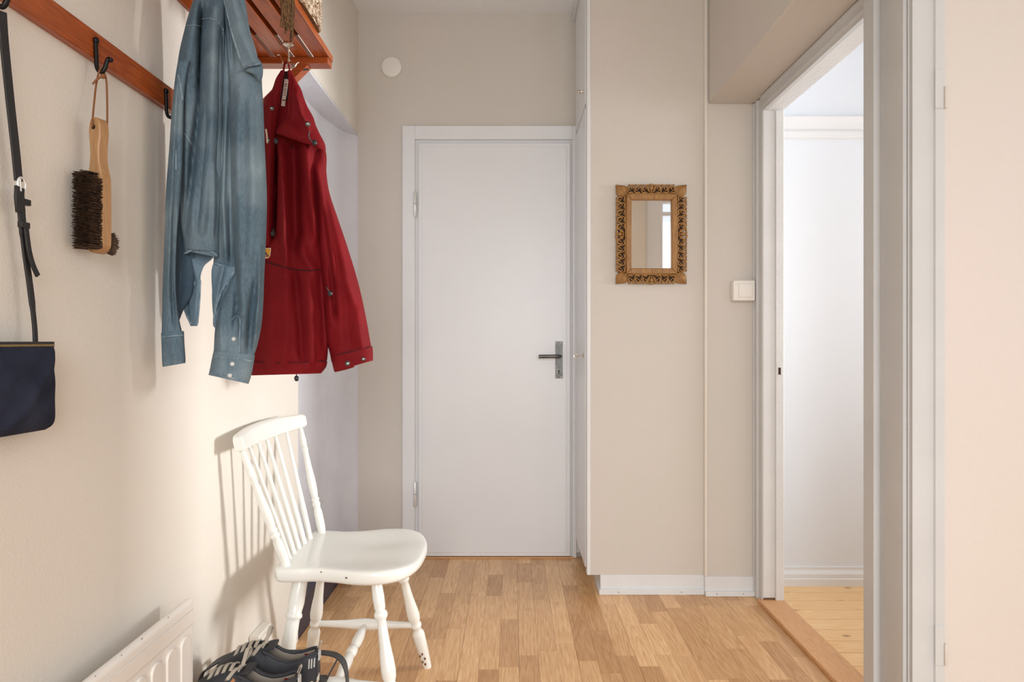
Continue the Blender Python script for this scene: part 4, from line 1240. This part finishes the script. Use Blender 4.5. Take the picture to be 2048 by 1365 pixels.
MB().lathe((-.598, 1.735, .440), crest(.075) + Vector((.003, 0, -.014)), PO, 18).build('back_post', M['chair'], ch, smooth=True, ang=80)
MB().lathe((-.590, 2.030, .440), crest(.925) + Vector((.003, 0, -.014)), PO, 18).build('back_post', M['chair'], ch, smooth=True, ang=80)
for i in range(5):
    f_ = (i + 1) / 6
    b_ = Vector((-.607 - .008 * math.sin(PI * f_), 1.745 + .275 * f_, .441))
    t_ = crest(.10 + .80 * f_) + Vector((.003, 0, -.014))
    MB().lathe(b_, t_, [(0, .0080), (.25, .0084), (.6, .0064), (1, .0048)], 14).build('spindle', M['chair'], ch, smooth=True)

# ------------------------------------------------------------------ radiator and wall box
ra = thing('panel_radiator', (-.69, .9, .12), 'white enamelled panel radiator low on the left wall', 'radiator')
rx0, rx1, ry0, ry1, rz0, rz1 = -.700, -.682, .45, 1.392, .12, .492
pan = MB().box(rx0, rx1, ry0, ry1, rz0, rz1).build('panel', M['radiator'], ra, bevel=.004, seg=3)
MB().tube([(rx0 + .008, ry0, rz1 - .003), (rx0 + .008, ry1 - .001, rz1 - .003)], .010, 12).build('top_roll', M['radiator'], pan, smooth=True)
MB().box(rx1, rx1 + .003, ry0, ry1 - .004, rz1 - .044, rz1 - .014).build('upper_band', M['radiator'], pan, bevel=.0015)
yy = 1.372
while yy > .5:
    y_a, y_b = yy - .040, yy
    m = MB()
    pts = [(y_a, rz0 + .03), (y_b, rz0 + .03), (y_b, rz1 - .075)] + [((y_a + y_b) / 2 + .020 * math.cos(a), rz1 - .075 + .018 * math.sin(a)) for a in np.linspace(.3, PI - .3, 7)] + [(y_a, rz1 - .075)]
    m.prism(pts, 'x', rx1 - .001, rx1 + .005)
    m.build('flute', M['radiator'], pan, bevel=.0028)
    yy -= .0545
for yy in (.6, 1.25):
    MB().box(XL, rx0, yy - .015, yy + .015, rz0 + .08, rz1 - .06).build('wall_bracket', M['radiator'], ra)
for a in range(5):
    c = (rx0 + .010, 1.30 - a * .06 - random.random() * .05, rz1 + .0066)
    MB().ball((c[0] + .004, c[1], c[2] - .0008), .001, .0012 + .002 * random.random(), .0006, 6, 4).build('paint_chip', M['worn'], pan)
jb = thing('cable_box', (-.74, 1.60, .3), 'small cream plastic cable box on the left wall behind the sneakers', 'cable box')
q0 = PX(512, 1262, XL)
MB().box(XL, XL + .030, q0.y - .052, q0.y + .042, q0.z - .085, q0.z + .008).build('housing', M['plastic'], jb, bevel=.003)
MB().box(XL + .030, XL + .034, q0.y - .044, q0.y + .034, q0.z - .077, q0.z).build('lid', M['plastic'], jb, bevel=.002)
MB().tube([(XL + .034, q0.y - .005, q0.z - .03), (XL + .036, q0.y - .005, q0.z - .03)], .004, 10).build('screw', M['steel'], jb)

# ------------------------------------------------------------------ shoe rack and sneakers
rk = thing('shoe_rack', (-.57, 1.52, 0), 'low shoe rack with curved dark grey bands under the sneakers', 'shoe rack')
ZR = .228
ptsb = spline([(-.728, 1.50, .0), (-.730, 1.505, .16), (-.728, 1.512, .245), (-.722, 1.548, .270), (-.68, 1.612, .275), (-.56, 1.632, .268), (-.475, 1.630, .268), (-.430, 1.618, .262), (-.406, 1.595, .235), (-.402, 1.588, .16), (-.402, 1.575, .0)], 60)
MB().ribbon(ptsb, (0, 1, .0), .022, .0028).build('curved_band', M['rack'], rk, smooth=True)
MB().ribbon([(-.432, 1.612, .262), (-.452, 1.608, .225), (-.482, 1.606, .16)], (0, 1, 0), .018, .004).build('strut', M['rack'], rk)
MB().ribbon([(-.46, 1.40, .0), (-.46, 1.40, ZR - .012)], (0, 1, 0), .022, .003).build('front_post', M['rack'], rk)
MB().ribbon([(-.728, 1.41, .0), (-.728, 1.41, ZR - .012)], (0, 1, 0), .022, .003).build('front_post', M['rack'], rk)
for yy in (1.41, 1.455, 1.50, 1.545, 1.59):
    MB().box(-.733, -.455, yy - .011, yy + .011, ZR - .012, ZR - .0005).build('shelf_slat', M['rack'], rk, bevel=.001)


def sneaker(hx, hy, yaw, flip, label, tan=False):
    """heel at (hx,hy), toe pointing to -X"""
    sk = thing('sneaker', (hx, hy, ZR), label, 'shoe', 'pair of black sneakers on the shoe rack')
    L = .240
    ca, sa = math.cos(yaw), math.sin(yaw)
    def T(u, v, z):
        x_, y_ = -u * L, v
        return Vector((hx + x_ * ca - y_ * sa, hy + x_ * sa + y_ * ca, ZR + z))
    US = [0, .03, .08, .16, .26, .36, .46, .54, .62, .70, .78, .86, .92, .97, 1.0]
    Wd = [.016, .024, .030, .033, .034, .034, .036, .038, .041, .043, .043, .040, .034, .024, .010]
    Ht = [.078, .080, .076, .069, .066, .073, .088, .098, .096, .090, .081, .070, .060, .048, .032]
    def ev(u): return np.interp(u, US, Wd), np.interp(u, US, Ht)
    # sole
    so_ = [(u, np.interp(u, US, Wd) + .003) for u in np.linspace(0, 1, 30)]
    poly = [(u, w_) for u, w_ in so_] + [(u, -w_) for u, w_ in reversed(so_)]
    n_ = len(poly)
    vs_ = [T(a if 0 < a < 1 else a * 1.01 - .005 * (a == 0), b, 0.0) for a, b in poly] + [T(a * 1.015 - .007, b * 1.03, .022 + .006 * max(0, a - .8) * 5) for a, b in poly]
    MB().add(vs_, [tuple(range(n_)), tuple(range(2 * n_ - 1, n_ - 1, -1))] + [(i, n_ + i, n_ + (i + 1) % n_, (i + 1) % n_) for i in range(n_)]).build('sole', M['sole'], sk, smooth=True, bevel=.003)
    # upper: outer wall and vamp
    nu_, vs_, fs_ = 46, [], []
    def section(u):
        w_, h_ = ev(u)
        op = 1 - min(1, max(0, (u - .46) / .08))
        ang = []
        q = 9
        right = []
        for k in range(q):
            t = k / (q - 1)
            # closed: quarter super-ellipse, open: side wall that leans in a little
            cy = w_ * math.cos(t * PI / 2) ** .6; cz = h_ * math.sin(t * PI / 2) ** .8
            oy = w_ * (1 - .30 * t ** 1.5); oz = h_ * t
            right.append((cy * (1 - op) + oy * op, .016 + (cz - .016 * t) * (1 - op) + (oz - .016 * t) * op))
        return right, op
    for i in range(nu_ + 1):
        u = i / nu_
        r_, op = section(u)
        row = [T(u, b, c) for b, c in r_] + [T(u, -b, c) for b, c in reversed(r_)]
        vs_ += row
    q2 = 18
    for i in range(nu_):
        _, op = section((i + .5) / nu_)
        for k in range(q2 - 1):
            if k == 8 and op > .5: continue
            a = i * q2 + k
            fs_.append((a, a + 1, a + q2 + 1, a + q2))
    fs_.append(tuple(k for k in range(q2)))
    fs_.append(tuple(nu_ * q2 + k for k in range(q2 - 1, -1, -1)))
    up_ = MB().add(vs_, fs_[:-2] + [fs_[-1]])
    # close the heel as a wall
    up_.add([vs_[k] for k in range(q2)], [tuple(range(q2))])
    uo = up_.build('upper', M['shoe'], sk, smooth=True, ang=60)
    sd = uo.modifiers.new('thickness', 'SOLIDIFY'); sd.thickness = .0035; sd.offset = -1 if True else 1
    # lining: inner bucket
    li, lf_ = [], []
    us_ = np.linspace(.03, .56, 16)
    for u in us_:
        w_, h_ = ev(u)
        wi = w_ * .70 - .004
        li += [T(u, wi + .001, h_ - .003), T(u, wi * .98, .045), T(u, wi * .9, .027), T(u, 0, .024), T(u, -wi * .9, .027), T(u, -wi * .98, .045), T(u, -wi - .001, h_ - .003)]
    for i in range(15):
        for k in range(6):
            a = i * 7 + k
            lf_.append((a, a + 1, a + 8, a + 7))
    lf_.append(tuple(range(7)))
    MB().add(li, lf_).build('lining', M['shoe_in'], sk, smooth=True, ang=60)
    # collar piping around the opening
    rim = []
    for u in np.linspace(.50, .0, 18): rim.append(T(u, ev(u)[0] * .70, ev(u)[1]))
    for u in np.linspace(.0, .50, 18): rim.append(T(u, -ev(u)[0] * .70, ev(u)[1]))
    MB().tube(rim, .0042, 8).build('collar_piping', M['shoe'], sk, smooth=True)
    # heel counter in navy leather
    hc, hf = [], []
    uu = [.36, .24, .14, .07, .03, .0]
    prof = [(u, s_) for s_ in (1,) for u in uu] + [(0, .5), (0, 0), (0, -.5)] + [(u, -1) for u in reversed(uu)]
    for u, s_ in prof:
        w_, h_ = ev(u)
        for t in (.15, .4, .65, .9):
            ex = .0028
            b = (w_ * (1 - .30 * t ** 1.5) + ex) * s_
            hc.append(T(u - (ex / L * 1.2 if u == 0 else 0), b, .016 + (h_ * (.62 + .34 * (1 - u / .36)) - .016) * t))
    for i in range(len(prof) - 1):
        for k in range(3):
            a = i * 4 + k
            hf.append((a, a + 4, a + 5, a + 1))
    MB().add(hc, hf).build('heel_counter', M['shoe_navy'], sk, smooth=True)
    # heel stripes and pull loop
    hb_ = MB().box(0, 0, 0, 0, 0, 0); hb_.v, hb_.f = [], []
    for k in range(4):
        v_ = (-.007 + .0046 * k)
        a, b = T(-.022, v_ - .0012, .060), T(-.022, v_ + .0012, .080)
        MB().obox((a + b) / 2, Vector((.0016, 0, 0)), Vector((0, .0011, 0)), Vector((0, 0, .0095))).build('heel_stripe', M['pearl'], sk)
    MB().ribbon(spline([T(-.010, 0, .078), T(-.022, 0, .088), T(-.040, 0, .099), T(-.030, 0, .103), T(-.006, 0, .088)], 12), (0, 1, 0), .008, .0016).build('pull_loop', M['lace'], sk)
    for k in range(3):
        u = .010 + .022 * k
        c = T(u, -(ev(u)[0] * .88 + .0035), .062)
        MB().obox(c, Vector((.0013, 0, 0)), Vector((0, .0012, 0)), Vector((0, .002, .010))).build('heel_stripe', M['pearl'], sk)
    # tongue
    MB().ribbon(spline([T(.40, 0, .098), T(.46, 0, .097), T(.54, 0, .091), T(.64, 0, .082), T(.74, 0, .071)], 16), (0, 1, 0), [.046] * 8 + [.040] * 9, .005).build('tongue', M['shoe'], sk, smooth=True)
    # toe seam
    MB().tube(spline([T(.78, ev(.78)[0] * .98, .03), T(.83, ev(.83)[0] * .70, .055), T(.85, 0, .061), T(.83, -ev(.83)[0] * .70, .055), T(.78, -ev(.78)[0] * .98, .03)], 24), .0016, 6).build('toe_seam', M['lace'], sk, smooth=True)
    # eyelets and laces
    for j, u in enumerate((.50, .56, .62, .68, .74)):
        w_, h_ = ev(u)
        a, b = T(u, w_ * .58, h_ * .93), T(u, -w_ * .58, h_ * .93)
        for c in (a, b):
            MB().tube([c + Vector((.0036 * math.cos(t), .0036 * math.sin(t), .002)) for t in np.linspace(0, 2 * PI, 11)], .0011, 5).build('eyelet', M['steel'], sk, smooth=True)
        mid = T(u + .015, 0, h_ + .011)
        MB().ribbon(spline([a + Vector((0, 0, .002)), T(u + .008, w_ * .3, h_ + .007), mid, T(u + .02, -w_ * .3, h_ + .007), T(u + .03, -w_ * .58, h_ * .93 + .001)], 14), (1, 0, .2), .0075, .0022).build('lace', M['lace'], sk, smooth=True)
    w_, h_ = ev(.50)
    for k, (dv, du, dz) in enumerate(((.034, -.02, .024), (-.034, .03, -.004))):
        MB().ribbon(spline([T(.50, 0, h_ + .009), T(.50 + du, dv * .5, h_ + .016 + dz), T(.52 + du * 2, dv, h_ + .002 + dz), T(.56 + du, dv * .6, h_ - .004 + dz * .3), T(.51, 0, h_ + .008)], 22), (1, .3, .2), .0075, .0022).build('lace_bow', M['lace'], sk, smooth=True)
    if tan:
        MB().ribbon(spline([T(.44, -.050, .064), T(.50, -.040, .078), T(.56, -.036, .080), T(.64, -.040, .072), T(.72, -.048, .056)], 16), (1, 1, 0), .011, .003).build('leather_lace', M['lace_tan'], sk, smooth=True)
        MB().ribbon(spline([T(.53, -.030, .090), T(.56, -.036, .080), T(.60, -.046, .070), T(.70, -.050, .062)], 12), (1, -.5, 0), .010, .003).build('leather_lace', M['lace_tan'], sk, smooth=True)
    MB().box(0, .001, 0, .001, 0, .001)
    tg_ = T(.11, ev(.11)[0] * .62, .058)
    MB().obox(tg_, Vector((.008, 0, 0)), Vector((0, .0012, 0)), Vector((0, 0, .007))).build('inner_tag', M['red_tag'], sk)
    return sk


sneaker(-.476, 1.440, math.radians(1), 1, 'black sneaker with grey laces and tan leather lace, nearer of the pair', True)
sneaker(-.466, 1.556, math.radians(4), 1, 'black sneaker with grey laces, farther of the pair beside the chair leg', False)
